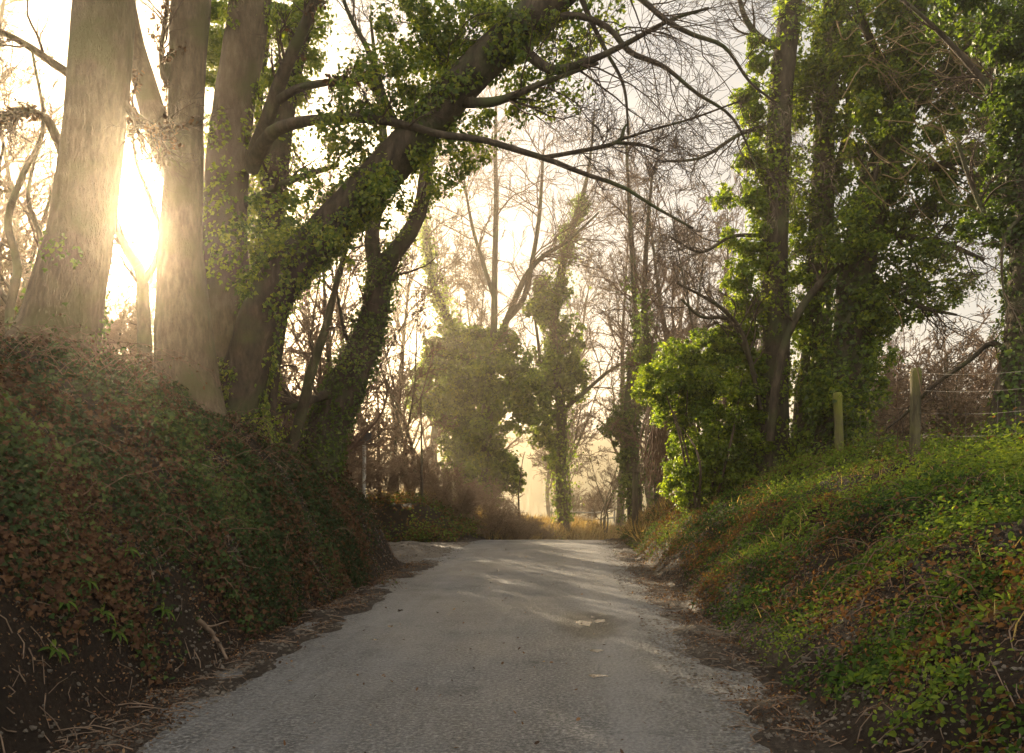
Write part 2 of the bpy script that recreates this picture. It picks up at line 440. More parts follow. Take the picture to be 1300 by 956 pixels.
def mat_water():
    m, nt, out = new_mat('puddle_water')
    p = N(nt, 'ShaderNodeBsdfPrincipled', Roughness=.04)
    p.inputs['Base Color'].default_value = (.012, .010, .007, 1); p.inputs['Specular IOR Level'].default_value = .6
    tc = N(nt, 'ShaderNodeTexCoord'); n = N(nt, 'ShaderNodeTexNoise', Scale=7.0, Detail=3.0); nt.links.new(tc.outputs['Object'], n.inputs['Vector'])
    bp = N(nt, 'ShaderNodeBump', Strength=.08, Distance=.02); nt.links.new(n.outputs['Fac'], bp.inputs['Height']); nt.links.new(bp.outputs[0], p.inputs['Normal'])
    nt.links.new(p.outputs[0], out.inputs['Surface'])
    return m
M['water'] = mat_water()

# ------------------------------------------------------------------ terrain
def bend(Y):
    Y = np.asarray(Y, float)
    d = np.clip(Y - 22, 0, 24)
    e = np.maximum(Y - 46, 0)
    return .063 * Y + .012 * d ** 2 + e * .576

def road_z(Y):
    Y = np.asarray(Y, float)
    d = np.clip(Y - 20.7, 0, 7.3)
    e = np.clip(Y - 28, 0, 20)
    return -.0082 * d ** 2 - .12 * e + .0022 * e ** 2

LP = ([3.1, 3.25, 3.45, 3.8, 4.3, 5.0, 5.6, 6.5, 9], [0, .32, .85, 1.5, 2.08, 2.68, 2.98, 3.1, 3.05])
LF = ([2.9, 3.2, 3.8, 4.6, 6, 9], [0, .38, .85, 1.1, 1.2, 1.2])
RP = ([1.74, 1.92, 2.28, 3.0, 3.8, 4.6, 6, 9], [0, .18, .50, 1.06, 1.44, 1.66, 1.74, 1.7])

def height(X, Y, rough=True):
    X = np.asarray(X, float); Y = np.asarray(Y, float)
    u = X - bend(Y)
    un = u + (.25 * (fbm(X * .7, Y * .7, None, 3) - .5) if rough else 0)
    z = road_z(Y)
    nearm = 1 - sstep(14.7, 16.3, Y + .35 * (un + 3.1))
    farm = sstep(21.9, 23.6, Y + .25 * (un + 3))
    nb = np.interp(-un, *LP) * (1 - .13 * sstep(10, 15, Y))
    fb = np.interp(-un, *LF) * (1 - .25 * sstep(26, 40, Y))
    zl = nb * nearm + fb * farm
    hr = np.interp(Y, [5, 8, 11, 18, 22, 27, 40], [.90, .95, 1.12, 1.18, .98, .56, .48])
    zr = np.interp(un, *RP) * hr
    z = z + zl + zr
    # verge mud pokes up through the edges of the lane
    side = sstep(2.12, 2.9, -u) + sstep(.95, 1.55, u)
    if rough:
        n = fbm(X * 2.1, Y * 2.1, None, 5) - .5
        z = z - .045 + side * (.055 + .15 * n)
        b = np.clip((zl + zr) / .8, 0, 1)
        z = z + b * (.62 * (fbm(X * 1.1 + 5, Y * 1.1, None, 5) - .5) + .10 * (fbm(X * 5, Y * 5 + 3, z * 4, 3) - .5))
        trk = sstep(3.2, 4.0, -u) * sstep(15, 16.5, Y) * (1 - sstep(21, 22.5, Y))
        z = z + trk * .06 * np.sin(Y * 4.2 + np.sin(X) * .4)
    # the land beyond: a shallow valley, then low hills
    D = np.hypot(X, Y)
    z = z - 4.5 * sstep(45, 120, D) + .8 * (fbm(X * .03, Y * .03, None, 3) - .5) * sstep(40, 90, D)
    ang = np.arctan2(X, Y)
    z = z + (17 + 11 * np.sin(ang * 3.1 + 2.2) + 10 * (fbm(ang * 3 + 9, D * .004, None, 3) - .5)) * sstep(120, 265, D) * (1 - .5 * sstep(275, 310, D))
    return z

def axis(fine0, fine1, step, lo, hi, g=1.16):
    a = list(np.arange(fine0, fine1 + 1e-6, step))
    s = step
    while a[-1] < hi: s *= g; a.append(a[-1] + s)
    a[-1] = hi
    s = step
    while a[0] > lo: s *= g; a.insert(0, a[0] - s)
    a[0] = lo
    return np.array(a)

gx = axis(-8.5, 8.0, .075, -300, 300, 1.13)
gy = axis(3.0, 19.0, .075, -300, 300, 1.035)
GX, GY = np.meshgrid(gx, gy, indexing='xy')
GZ = height(GX, GY)
V = np.stack([GX, GY, GZ], -1).reshape(-1, 3)
nx, ny = len(gx), len(gy)
I = (np.arange(ny - 1)[:, None] * nx + np.arange(nx - 1)[None])
F = np.stack([I, I + 1, I + 1 + nx, I + nx], -1).reshape(-1, 4)
cx = V[F].mean(1); cu = cx[:, 0] - bend(cx[:, 1]); cy = cx[:, 1]
lim = (np.hypot(cx[:, 0], cx[:, 1]) < 48)
isL = (cu < -2.95) & (cu > -7) & (cy < 16) & (cy > -25) & lim
isF = (cu < -2.85) & (cu > -8) & (cy > 21.9) & (cy < 46) & lim
isR = (cu > 1.72) & (cu < 7) & (cy > -25) & (cy < 46) & lim
isT = (cu < -2.2) & (cu > -16) & (cy >= 16) & (cy <= 21.9)
isV = lim & (cu > -3.2) & (cu < 2.2) & (cy > -25) & (cy < 46) & ~isL & ~isF & ~isR & ~isT
def part_mesh(name, mask, mat):
    f = F[mask]; ids, inv = np.unique(f, return_inverse=True)
    mb = MB(); mb.add(V[ids], [inv.reshape(-1, 4)])
    return tag(mb.build(name, mat), kind='structure')
part_mesh('left_bank', isL, M['soil'])
part_mesh('right_bank', isR, M['soil'])
part_mesh('far_bank', isF, M['soil'])
part_mesh('mud_track', isT, M['track'])
part_mesh('road_verge', isV, M['mud'])
part_mesh('ground', ~(isL | isF | isR | isT | isV), M['field'])

# lane surface, slightly cambered
ry = np.concatenate([np.arange(-24, 30, .25), np.arange(30, 60, .5)])
ru = np.linspace(-3.0, 1.62, 32)
RU, RY = np.meshgrid(ru, ry, indexing='xy')
def lane_z(u, Y):
    return road_z(Y) - .012 * ((u + .7) / 2.3) ** 2 + .012 * (fbm(u * 1.2, Y * .6, None, 3) - .5)
RZ = lane_z(RU, RY)
RX = RU + bend(RY)
mb = MB(); rV = np.stack([RX, RY, RZ], -1).reshape(-1, 3)
I = (np.arange(len(ry) - 1)[:, None] * len(ru) + np.arange(len(ru) - 1)[None])
rF = np.stack([I, I + 1, I + 1 + len(ru), I + len(ru)], -1).reshape(-1, 4)
mb.add(rV, [rF]); road = tag(mb.build('road', M['road']), kind='structure')
uvl = road.data.uv_layers.new(name='lane')
uvl.data.foreach_set('uv', np.stack([RU.reshape(-1)[rF.reshape(-1)], RY.reshape(-1)[rF.reshape(-1)]], -1).astype(np.float32).ravel())

def puddle(px, py, rx, ry_, seed):
    Y = EYE * 1000 / (py - 615); X = (px - 650) / 1000 * Y
    th = np.linspace(0, 2 * math.pi, 40, endpoint=False)
    r = .15 + 1.7 * fbm(np.cos(th) * 2.4 + seed, np.sin(th) * 2.4, None, 4)
    v = np.stack([X + rx * r * np.cos(th), Y + ry_ * r * np.sin(th), 0 * th], -1)
    v = np.vstack([[[X, Y, 0]], v])
    uu = v[:, 0] - bend(v[:, 1])
    v[:, 2] = float(np.max(lane_z(uu, v[:, 1]))) + .003
    f = np.array([[0, 1 + i, 1 + (i + 1) % 40] for i in range(40)])
    b = MB(); b.add(v, [f]); return tag(b.build('puddle', M['water']), kind='structure')
puddle(742, 791, .075, .15, 1.0)
puddle(763, 788, .055, .13, 4.0)
puddle(752, 783, .025, .07, 9.0)
puddle(759, 826, .06, .07, 2.0)
puddle(762, 858, .08, .05, 3.0)
puddle(496, 795, .03, .06, 5.0)
puddle(476, 812, .025, .04, 6.0)
puddle(508, 775, .03, .09, 8.0)

# ------------------------------------------------------------------ bank cover (nobody could count it)
def surf(X, Y):
    e = .06
    z = height(X, Y)
    n = np.stack([-(height(X + e, Y) - height(X - e, Y)) / (2 * e), -(height(X, Y + e) - height(X, Y - e)) / (2 * e), np.ones_like(X)], -1)
    return np.stack([X, Y, z], -1), unit(n)

def ss_noise(X, Y, f, s=0):
    return fbm(X * f + s, Y * f - s, None, 3)

def scatter(n, u0, u1, y0, y1, dens, pw=1.0, rng=RNG, slope=False):
    n = int(n * (2.2 if slope else 1))
    u = rng.uniform(u0, u1, n); Y = y0 + (y1 - y0) * rng.uniform(0, 1, n) ** pw
    X = u + bend(Y)
    w = dens(u, X, Y)
    if slope:
        _, nn = surf(X, Y); w = w * np.minimum(1 / np.maximum(nn[:, 2], .1), 3.2) / 2.2
    k = rng.uniform(0, 1, n) < w
    return u[k], X[k], Y[k]

# left bank: small ivy and brown leaves, bare earth low down
mb = MB()
def dl(u, X, Y):
    h_ = height(X, Y, False) - (-.35 + 1.5 * ss_noise(X, Y, .8, 2) + .9 * (ss_noise(X, Y, 3.1, 6) - .5) + .45 * sstep(9, 5, Y))
    return sstep(-.35, 1.1, h_) * np.clip((ss_noise(X, Y, 1.7) - .26) * 3.2, .06, 1) * (1 - .8 * sstep(15.6, 16.4, Y))
u, X, Y = scatter(230000, -7.0, -3.1, 3.4, 16.2, dl, 1.2, slope=True)
p, n = surf(X, Y)
lift = .025 + np.abs(RNG.normal(size=len(X))) * (.02 + .22 * np.clip(ss_noise(X, Y, 2.4, 8) - .42, 0, 1))
tt = np.clip(RNG.uniform(.3, .85, len(X)) + (ss_noise(X, Y, .8, 31) - .52) * 1.5, 0, 1)
brown = RNG.uniform(0, 1, len(X)) < np.clip((ss_noise(X, Y, 1.3, 77) - .34) * 3.0, .2, .8)
tt = np.where(brown, RNG.uniform(0, .3, len(X)), np.maximum(tt, .37))
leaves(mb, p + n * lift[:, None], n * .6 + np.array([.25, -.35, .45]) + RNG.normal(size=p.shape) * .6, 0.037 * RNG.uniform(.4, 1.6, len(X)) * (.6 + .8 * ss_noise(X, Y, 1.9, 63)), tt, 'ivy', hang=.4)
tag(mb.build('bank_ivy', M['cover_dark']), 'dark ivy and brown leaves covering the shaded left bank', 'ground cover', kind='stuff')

# right bank: low green plants, brown earth at the foot
mb = MB()
def dr(u, X, Y):
    h_ = height(X, Y, False) - (-.16 + .55 * ss_noise(X, Y, .8, 5) * (1 - .7 * sstep(12, 19, Y)) + .4 * (ss_noise(X, Y, 3.1, 7) - .5))
    return sstep(-.15, .45, h_) * np.clip((ss_noise(X, Y, 1.5, 3) - .22) * 3.4, .08, 1)
u, X, Y = scatter(270000, 1.7, 7.2, 2.8, 27, dr, 1.5, slope=True)
p, n = surf(X, Y)
cl = ss_noise(X, Y, 1.6, 12)
lift = .02 + np.abs(RNG.normal(size=len(X))) * (.02 + .42 * np.clip(cl - .42, 0, 1)) * (1 + .6 * sstep(3.6, 4.6, u))
tt = np.clip(RNG.uniform(.25, .8, len(X)) + (ss_noise(X, Y, .9, 41) - .5) * 1.2 + .38 * sstep(3.1, 4.2, u), 0, 1)
brown = RNG.uniform(0, 1, len(X)) < np.clip((ss_noise(X, Y, 1.2, 57) - .45) * 4, .07, .8) * (1 - .75 * sstep(3.0, 4.0, u))
tt = np.where(brown, RNG.uniform(0, .17, len(X)), np.maximum(tt, .21))
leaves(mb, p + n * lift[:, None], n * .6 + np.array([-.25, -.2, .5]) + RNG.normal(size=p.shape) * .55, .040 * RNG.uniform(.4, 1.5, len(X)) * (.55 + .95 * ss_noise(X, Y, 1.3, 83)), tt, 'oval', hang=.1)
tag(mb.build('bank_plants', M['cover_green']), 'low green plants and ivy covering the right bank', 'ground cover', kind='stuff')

# dead bracken drifts on the right bank
mb = MB()
for px, py, Y0, r, c in ((1012, 762, 7.6, .30, 500), (1040, 806, 6.6, .25, 350), (985, 735, 8.8, .25, 300), (1175, 790, 6.0, .28, 260), (1270, 770, 5.6, .25, 260), (850, 660, 19, .7, 900), (835, 640, 21, .6, 900), (1105, 840, 5.7, .2, 200)):
    X0 = (px - 650) / 1000 * Y0
    X = X0 + RNG.normal(size=c) * r; Y = Y0 + RNG.normal(size=c) * r * 1.4
    k = (X - bend(Y)) > 2.1; X, Y = X[k], Y[k]
    p, n = surf(X, Y)
    leaves(mb, p + n * np.abs(RNG.normal(size=(len(X), 1))) * .07, n + RNG.normal(size=p.shape) * .8, .036 * RNG.uniform(.5, 1.6, len(X)), RNG.uniform(0, 1, len(X)), 'curl', hang=.3)
tag(mb.build('dead_bracken', M['bracken']), 'rusty dead bracken lying in drifts on the right bank', 'bracken', kind='stuff')

# far bank cover and tall grass
mb = MB()
u, X, Y = scatter(70000, -8, -2.95, 22, 44, lambda u, X, Y: np.clip((ss_noise(X, Y, 1.2, 4) - .2) * 3, .1, 1), 1.2)
p, n = surf(X, Y)
tt = np.clip(RNG.uniform(.2, .8, len(X)) + (ss_noise(X, Y, .7, 14) - .5) * 1.5, 0, 1)
tt = np.where(RNG.uniform(0, 1, len(X)) < .5, RNG.uniform(0, .17, len(X)), tt)
leaves(mb, p + n * np.abs(RNG.normal(size=(len(X), 1))) * .16, n * .6 + np.array([.2, -.4, .5]) + RNG.normal(size=p.shape) * .5, .085 * RNG.uniform(.5, 1.2, len(X)), tt, 'rhomb')
tag(mb.build('bank_undergrowth', M['cover_green']), 'dull green undergrowth on the low bank beyond the track', 'undergrowth', kind='stuff')

mb = MB()
def grass(u0, u1, y0, y1, n, ln, dens, pw=1.0):
    u, X, Y = scatter(n, u0, u1, y0, y1, dens, pw)
    p, nn = surf(X, Y)
    tip = np.array([0, 0, 1.0]) + RNG.normal(size=p.shape) * np.array([.35, .35, .1])
    leaves(mb, p - nn * .02, RNG.normal(size=p.shape) * np.array([1, 1, .2]), ln * RNG.uniform(.5, 1.3, len(X)), RNG.uniform(0, 1, len(X)), 'blade', tip=tip * 2)
grass(-7, -2.8, 27, 46, 26000, .62, lambda u, X, Y: np.clip((ss_noise(X, Y, .6, 4) - .25) * 3, .1, 1))
grass(1.9, 3.4, 19, 34, 7000, .40, lambda u, X, Y: np.clip((ss_noise(X, Y, .8, 9) - .35) * 3, .05, 1))
grass(2.0, 5.0, 4, 18, 2600, .20, lambda u, X, Y: np.clip((ss_noise(X, Y, 1.4, 16) - .5) * 6, .02, 1))
grass(4.0, 6.6, 6, 20, 5000, .24, lambda u, X, Y: np.clip((ss_noise(X, Y, .9, 6) - .5) * 5, .02, 1))
tag(mb.build('dry_grass', M['straw']), 'pale dry grass on the verges where the lane bends away', 'grass', kind='stuff')

# leaf litter along both edges of the lane and on the bare foot of the banks
mb = MB()
def dlit(u, X, Y):
    return np.clip((ss_noise(X, Y, 2.2, 21) - .33) * 3, .03, 1) * (sstep(2.35, 2.9, -u) + sstep(1.0, 1.6, u))
for u0, u1, y0, y1, c in ((-4.9, -2.4, 3.4, 16.3, 42000), (1.0, 3.4, 3.0, 24, 42000), (-9, -2.4, 15, 23, 5000)):
    u, X, Y = scatter(c, u0, u1, y0, y1, dlit, 1.3)
    p, n = surf(X, Y)
    leaves(mb, p + n * .014, n + RNG.normal(size=p.shape) * .45, .027 * RNG.uniform(.5, 1.2, len(X)), RNG.uniform(0.1, 1, len(X)) ** 1.6, 'curl', hang=.1)
u, X, Y = scatter(260, -2.5, 1.1, 3.2, 20, lambda u, X, Y: np.full(len(u), .9), 1.2)
q = np.stack([X, Y, lane_z(u, Y) + .012], -1)
leaves(mb, q, np.array([0, 0, 1.0]) + RNG.normal(size=q.shape) * .25, .035 * RNG.uniform(.5, 1.2, len(X)), RNG.uniform(0, 1, len(X)), 'curl', hang=0)
for u0, u1, c in ((-5.2, -2.5, 30000), (1.1, 3.2, 26000)):
    u, X, Y = scatter(c, u0, u1, 3.0, 14, dlit, 1.6)
    p, n = surf(X, Y)
    leaves(mb, p + n * .008, n + RNG.normal(size=p.shape) * .35, .014 * RNG.uniform(.4, 1.6, len(X)), RNG.uniform(0, 1, len(X)), 'oval', hang=.1)
tag(mb.build('leaf_litter', M['dead_leaf']), 'brown fallen leaves littering the edges of the lane', 'leaf litter', kind='stuff')

# broken twigs lying on the bare earth
mb = MB()
for u0, u1, c in ((-4.8, -2.6, 1500), (1.1, 3.2, 1100)):
    u, X, Y = scatter(c, u0, u1, 3.2, 16, lambda u, X, Y: np.full(len(u), .9), 1.4)
    p, n = surf(X, Y); d = RNG.normal(size=p.shape); d = unit(d - n * (d * n).sum(1, keepdims=True)) * RNG.uniform(.05, .28, (len(X), 1))
    bnd = RNG.normal(size=p.shape) * .012
    PP = np.stack([p + n * .012 - d / 2, p + n * .022 + bnd, p + n * .014 + d / 2], 1)
    tube_batch(mb, PP, np.repeat(np.array([[.005, .004, .0025]]), len(X), 0) * RNG.uniform(.5, 1.3, (len(X), 1)), 4)
tag(mb.build('twig_litter', M['stick']), 'broken twigs scattered over the bare earth beside the lane', 'twig litter', kind='stuff')

# clods and loose stones in the verge
mb = MB()
ico = []
g = (1 + 5 ** .5) / 2
iv = unit(np.array([(-1, g, 0), (1, g, 0), (-1, -g, 0), (1, -g, 0), (0, -1, g), (0, 1, g), (0, -1, -g), (0, 1, -g), (g, 0, -1), (g, 0, 1), (-g, 0, -1), (-g, 0, 1)], float))
ifc = np.array([(0, 11, 5), (0, 5, 1), (0, 1, 7), (0, 7, 10), (0, 10, 11), (1, 5, 9), (5, 11, 4), (11, 10, 2), (10, 7, 6), (7, 1, 8), (3, 9, 4), (3, 4, 2), (3, 2, 6), (3, 6, 8), (3, 8, 9), (4, 9, 5), (2, 4, 11), (6, 2, 10), (8, 6, 7), (9, 8, 1)])
def stones(u0, u1, y0, y1, c, size, dens):
    u, X, Y = scatter(c, u0, u1, y0, y1, dens, 1.3)
    z = np.maximum(height(X, Y), road_z(Y) - .01)
    s = size * RNG.uniform(.4, 1.0, len(X)) ** 2 * 1.4
    W = np.stack([X, Y, z], -1)[:, None] + iv[None] * s[:, None, None] * RNG.uniform(.65, 1.3, (len(X), 12, 1)) * np.array([1, 1, .7])
    mb.add(W.reshape(-1, 3), [(ifc[None] + (np.arange(len(X)) * 12)[:, None, None]).reshape(-1, 3)])
one = lambda u, X, Y: np.clip((ss_noise(X, Y, 2.5, 91) - .35) * 3, .05, 1)
stones(-4.2, -2.5, 3.4, 17, 14000, .018, one)
stones(.9, 2.6, 3.0, 22, 18000, .016, one)
stones(-6, -2.4, 15.5, 22, 1200, .03, one)
stones(-2.4, 1.1, 3.4, 20, 500, .010, lambda u, X, Y: np.full(len(u), .9))
tag(mb.build('loose_gravel', M['track'], smooth=False), 'loose stones and clods along the muddy edges of the lane', 'gravel', kind='stuff')
#@@TREES
# ------------------------------------------------------------------ trees
def res(P, R, K=14):
    i = np.linspace(0, len(P) - 1, K)
    j = np.minimum(i.astype(int), len(P) - 2); w = (i - j)[:, None]
    return (P[j] * (1 - w) + P[j + 1] * w)[None], (R[j] * (1 - w[:, 0]) + R[j + 1] * w[:, 0])[None]

def cat(L):
    return np.concatenate([a for a, _ in L]), np.concatenate([b for _, b in L])

def twiggery(mb, stems, n=(8, 6, 5), ln=(1.8, .8, .35), t=(.2, 1), ang=(.5, 1.1), tip=.003, up=(.03, .02, 0.0), wig=.17, rng=RNG, sides=(6, 4, 3), r1=.45):
    S = cat([res(P, R) for P, R in stems])
    A = spawn(*S, n[0], t[0], t[1], 1, ang, 9, rr=r1, tip=tip * 1.6, wig=wig, up=up[0], rng=rng, lenfix=ln[0], taper=.4, rmax=.035)
    tube_batch(mb, *A, sides[0])
    if len(n) > 1 and n[1]:
        B = spawn(*A, n[1], .12, 1, 1, (.4, 1.0), 7, rr=.6, tip=tip, wig=wig, up=up[1], rng=rng, lenfix=ln[1], taper=.5)
        tube_batch(mb, *B, sides[1])
        if len(n) > 2 and n[2]:
            C = spawn(*B, n[2], .1, 1, 1, (.4, 1.0), 5, rr=.7, tip=tip, wig=wig, up=up[2], rng=rng, lenfix=ln[2], taper=.5)
            tube_batch(mb, *C, sides[2])
            return A, B, C
        return A, B
    return (A,)

def hero(name, label, stem, bark='bark', limbs=(), limb_mat=None, n=60, flare=0, lobes=5, rough=.06, sides=26, cat_='tree', group=None, tw=None, twmat='twig', seed=1):
    P, R = path(stem, n)
    g = float(height(P[0, 0], P[0, 1]))
    if P[0, 2] > g - .25:                       # carry the stem down into the soil
        d = unit(P[0] - P[1]); d[2] = min(d[2], -.6)
        k = (P[0, 2] - (g - .3)) / -d[2]
        ex = P[0] + d * np.linspace(k, 0, 8)[:-1, None]
        P = np.vstack([ex, P]); R = np.concatenate([np.full(7, R[0]) * np.linspace(1.12, 1.0, 7), R])
    root = thing(name, (P[0, 0], P[0, 1], g), label, cat_, group)
    mb = MB(); trunk_tube(mb, P, R, sides, rough, flare, lobes, seed); mb.build('trunk', M[bark], root)
    stems = [(P, R)]; out = []
    for L in limbs:
        p, r = path(L, 30); out.append((p, r))
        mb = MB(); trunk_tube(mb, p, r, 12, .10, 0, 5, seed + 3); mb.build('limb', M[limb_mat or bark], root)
    if tw:
        mb = MB(); twiggery(mb, (stems if tw.pop('stem', True) else []) + out, **tw); mb.build('crown', M[twmat], root)
    return root, P, R, out

def ivy_part(root, f, mat='ivy', name='ivy'):
    mb = MB(); f(mb); return mb.build(name, M[mat], root)

def pblob(mb, px, py, rx, rz, Y, n, size, tint=(.2, .8), depth=None, **kw):
    s = Y / 1000.0
    blob(mb, at(px, py, Y), (rx * s, (depth if depth else (rx + rz) / 2 * s), rz * s), n, size, tint, **kw)

def dead_sprays(mb, C, n, size=.055):
    """withered leaves still hanging on twigs"""
    P = C[0].reshape(-1, 3)
    i = RNG.integers(0, len(P), n)
    leaves(mb, P[i] + RNG.normal(size=(n, 3)) * .02, RNG.normal(size=(n, 3)), size * RNG.uniform(.6, 1.2, n), RNG.uniform(.1, .8, n), 'curl', hang=1.2)

# --- the big beech on the bank
root, P, R, lim = hero('beech_tree', 'massive smooth grey beech trunk nearest the camera on the left bank',
    [(66, 452, 9, 108), (76, 420, 9, 95), (86, 370, 9, 85), (102, 300, 9, 76), (113, 220, 9, 73), (121, 150, 9, 71), (127, 80, 9, 71), (133, 0, 9, 70), (140, -120, 9, 64), (148, -300, 9, 50), (150, -480, 9, 30)],
    'beech', limbs=[
        [(92, 96, 9, 12), (70, 82, 9, 11), (35, 58, 8.9, 9), (0, 40, 8.7, 7), (-60, 20, 8.5, 4)],
        [(82, 200, 9.1, 13), (72, 175, 9.1, 12), (58, 150, 9, 10), (30, 140, 8.8, 8), (0, 148, 8.6, 5), (-40, 160, 8.4, 3)],
        [(150, 120, 9, 11), (172, 150, 9.1, 9), (190, 165, 9.2, 7), (215, 170, 9.2, 4)]],
    n=90, flare=.12, lobes=4, rough=.05, sides=40, group='beech trees on the left bank',
    tw=dict(stem=False, n=(10, 7, 4), ln=(.9, .45, .22), tip=.0025, up=(-.01, 0, 0)), seed=2)
mb = MB(); S = cat([res(*l) for l in lim[1:]])
A = spawn(*S, 9, .3, 1, 1, (.4, 1.1), 7, lenfix=.55, tip=.002); tube_batch(mb, *A, 4)
tw_o = mb.build('crown', M['twig'], root)
ivy_part(tw_o, lambda b: dead_sprays(b, A, 520, .065), 'dead_leaf', 'withered_leaves')
def f(b):
    ivy_path(b, P, R, 900, .05, .055, (.1, .6), s0=0, s1=.22, clump=.5)
ivy_part(root, f)

# --- second beech
root, P, R, lim = hero('beech_tree', 'straight beech trunk standing second from the left edge, right beside the sun glow',
    [(240, 516, 11, 86), (238, 480, 11, 78), (234, 420, 11, 70), (231, 360, 11, 59), (230, 300, 11, 52), (234, 220, 11, 46), (236, 150, 11, 43), (239, 60, 11, 45), (243, 0, 11, 47), (248, -140, 11, 40), (252, -330, 11, 26), (250, -450, 11, 12)],
    'beech', limbs=[
        [(226, 225, 11, 34), (205, 180, 11.1, 32), (188, 120, 11.2, 30), (170, 60, 11.3, 28), (158, 0, 11.4, 26), (140, -120, 11.5, 20), (110, -260, 11.6, 10)],
        [(218, 70, 11, 9), (208, 100, 10.8, 8), (205, 60, 10.7, 6), (212, 10, 10.7, 5), (215, -60, 10.7, 3)],
        [(224, 192, 11, 12), (196, 165, 11.0, 10), (165, 140, 10.9, 8), (140, 118, 10.8, 6), (100, 92, 10.7, 3)]],
    n=80, flare=.06, lobes=5, sides=34, group='beech trees on the left bank',
    tw=dict(stem=False, n=(10, 6, 4), ln=(1.1, .5, .24), tip=.0025), seed=5)
mb = MB(); A = spawn(*cat([res(*l) for l in lim[1:]]), 8, .2, 1, 1, (.4, 1.1), 7, lenfix=.6, tip=.002); tube_batch(mb, *A, 4)
tw_o = mb.build('crown', M['twig'], root)
ivy_part(tw_o, lambda b: dead_sprays(b, A, 700, .06), 'dead_leaf', 'withered_leaves')

# --- third beech, with ivy lit from behind and the long dark limb over the lane
longlimb = [(318, 215, 12, 20), (338, 176, 11.6, 17), (362, 160, 11.3, 15), (410, 151, 11, 12), (470, 151, 10.8, 11), (520, 160, 10.7, 10), (560, 171, 10.5, 9.5), (610, 177, 10.4, 8.5), (655, 190, 10.3, 8), (700, 204, 10.3, 7), (740, 220, 10.2, 6), (790, 237, 10.1, 5), (830, 262, 10, 4), (880, 290, 9.9, 3)]
root, P, R, lim = hero('beech_tree', 'beech trunk with ivy fringes, throwing a long dark limb across the lane',
    [(296, 520, 12, 76), (293, 470, 12, 70), (287, 410, 12, 62), (286, 340, 12, 58), (286, 280, 12, 53), (290, 200, 12, 52), (298, 130, 12, 50), (306, 80, 12, 50), (318, 0, 12, 50), (332, -120, 12, 42), (345, -300, 12, 28), (350, -420, 12, 12)],
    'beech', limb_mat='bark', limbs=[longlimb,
        [(316, 212, 12, 22), (335, 165, 11.8, 19), (350, 120, 11.6, 17), (370, 70, 11.4, 15), (392, 20, 11.2, 13), (404, -30, 11.1, 10), (420, -120, 11, 6)],
        [(352, 128, 11.6, 12), (380, 112, 11.4, 10), (420, 104, 11.2, 8), (462, 100, 11, 6), (480, 94, 10.9, 3)],
        [(310, 260, 12, 13), (350, 238, 11.8, 9), (390, 222, 11.6, 7), (430, 210, 11.5, 4)],
        [(690, 200, 10.3, 6), (730, 193, 10.2, 5.5), (782, 181, 10.1, 5), (792, 163, 10.1, 3.5), (796, 158, 10.1, 2.5)],
        [(782, 181, 10.1, 5), (815, 184, 10.1, 4), (838, 192, 10.1, 3)],
        [(786, 178, 10.1, 3.5), (830, 164, 10, 3), (880, 150, 9.9, 2.6), (940, 128, 9.8, 2)]],
    n=80, flare=.06, lobes=5, sides=32, group='beech trees on the left bank',
    tw=dict(stem=False, n=(9, 6, 4), ln=(.85, .45, .22), tip=.0022, t=(.25, 1), r1=.35), seed=9)
mb = MB(); A = spawn(*cat([res(*lim[2]), res(*lim[1])]), 10, .4, 1, 1, (.4, 1.1), 7, lenfix=.5, tip=.002); tube_batch(mb, *A, 4)
tw_o = mb.build('crown', M['twig'], root)
ivy_part(tw_o, lambda b: dead_sprays(b, A, 420, .075), 'dead_leaf', 'withered_leaves')
def f(b):
    ivy_path(b, P, R, 5200, .10, .06, (.35, 1), s0=.0, s1=.85, clump=.5)
    pblob(b, 274, 70, 16, 95, 12.3, 2600, .06, (.5, 1), nsub=16, depth=.2)
    pblob(b, 262, 20, 12, 60, 12.3, 900, .06, (.5, 1), nsub=10, depth=.2)
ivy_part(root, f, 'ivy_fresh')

# --- ivy hung tree behind it
root, P, R, lim = hero('ivy_covered_tree', 'slim tree with sunlit yellow green ivy rising behind the third beech trunk',
    [(322, 560, 13.5, 36), (330, 440, 13.5, 34), (340, 320, 13.5, 32), (350, 220, 13.5, 30), (362, 130, 13.5, 27), (378, 60, 13.5, 24), (392, 0, 13.5, 20), (410, -120, 13.5, 12)],
    limbs=[[(345, 270, 13.5, 12), (330, 200, 13.6, 10), (330, 120, 13.7, 8), (340, 40, 13.8, 6), (335, -60, 13.8, 3)]],
    tw=dict(n=(10, 6, 4), ln=(1.2, .6, .3), t=(.4, 1)), seed=12)
def f(b):
    ivy_path(b, P, R, 7000, .20, .065, (.4, 1), s0=.05, clump=.38)
    for a in ((352, 60, 26, 60, 1900), (372, 110, 24, 40, 1300), (395, 40, 22, 50, 1300), (345, 190, 18, 50, 1100), (352, 300, 20, 60, 1000), (335, 400, 18, 50, 700)):
        pblob(b, *a[:4], 13.5, a[4], .065, (.35, 1), nsub=12)
ivy_part(root, f, 'ivy_fresh')

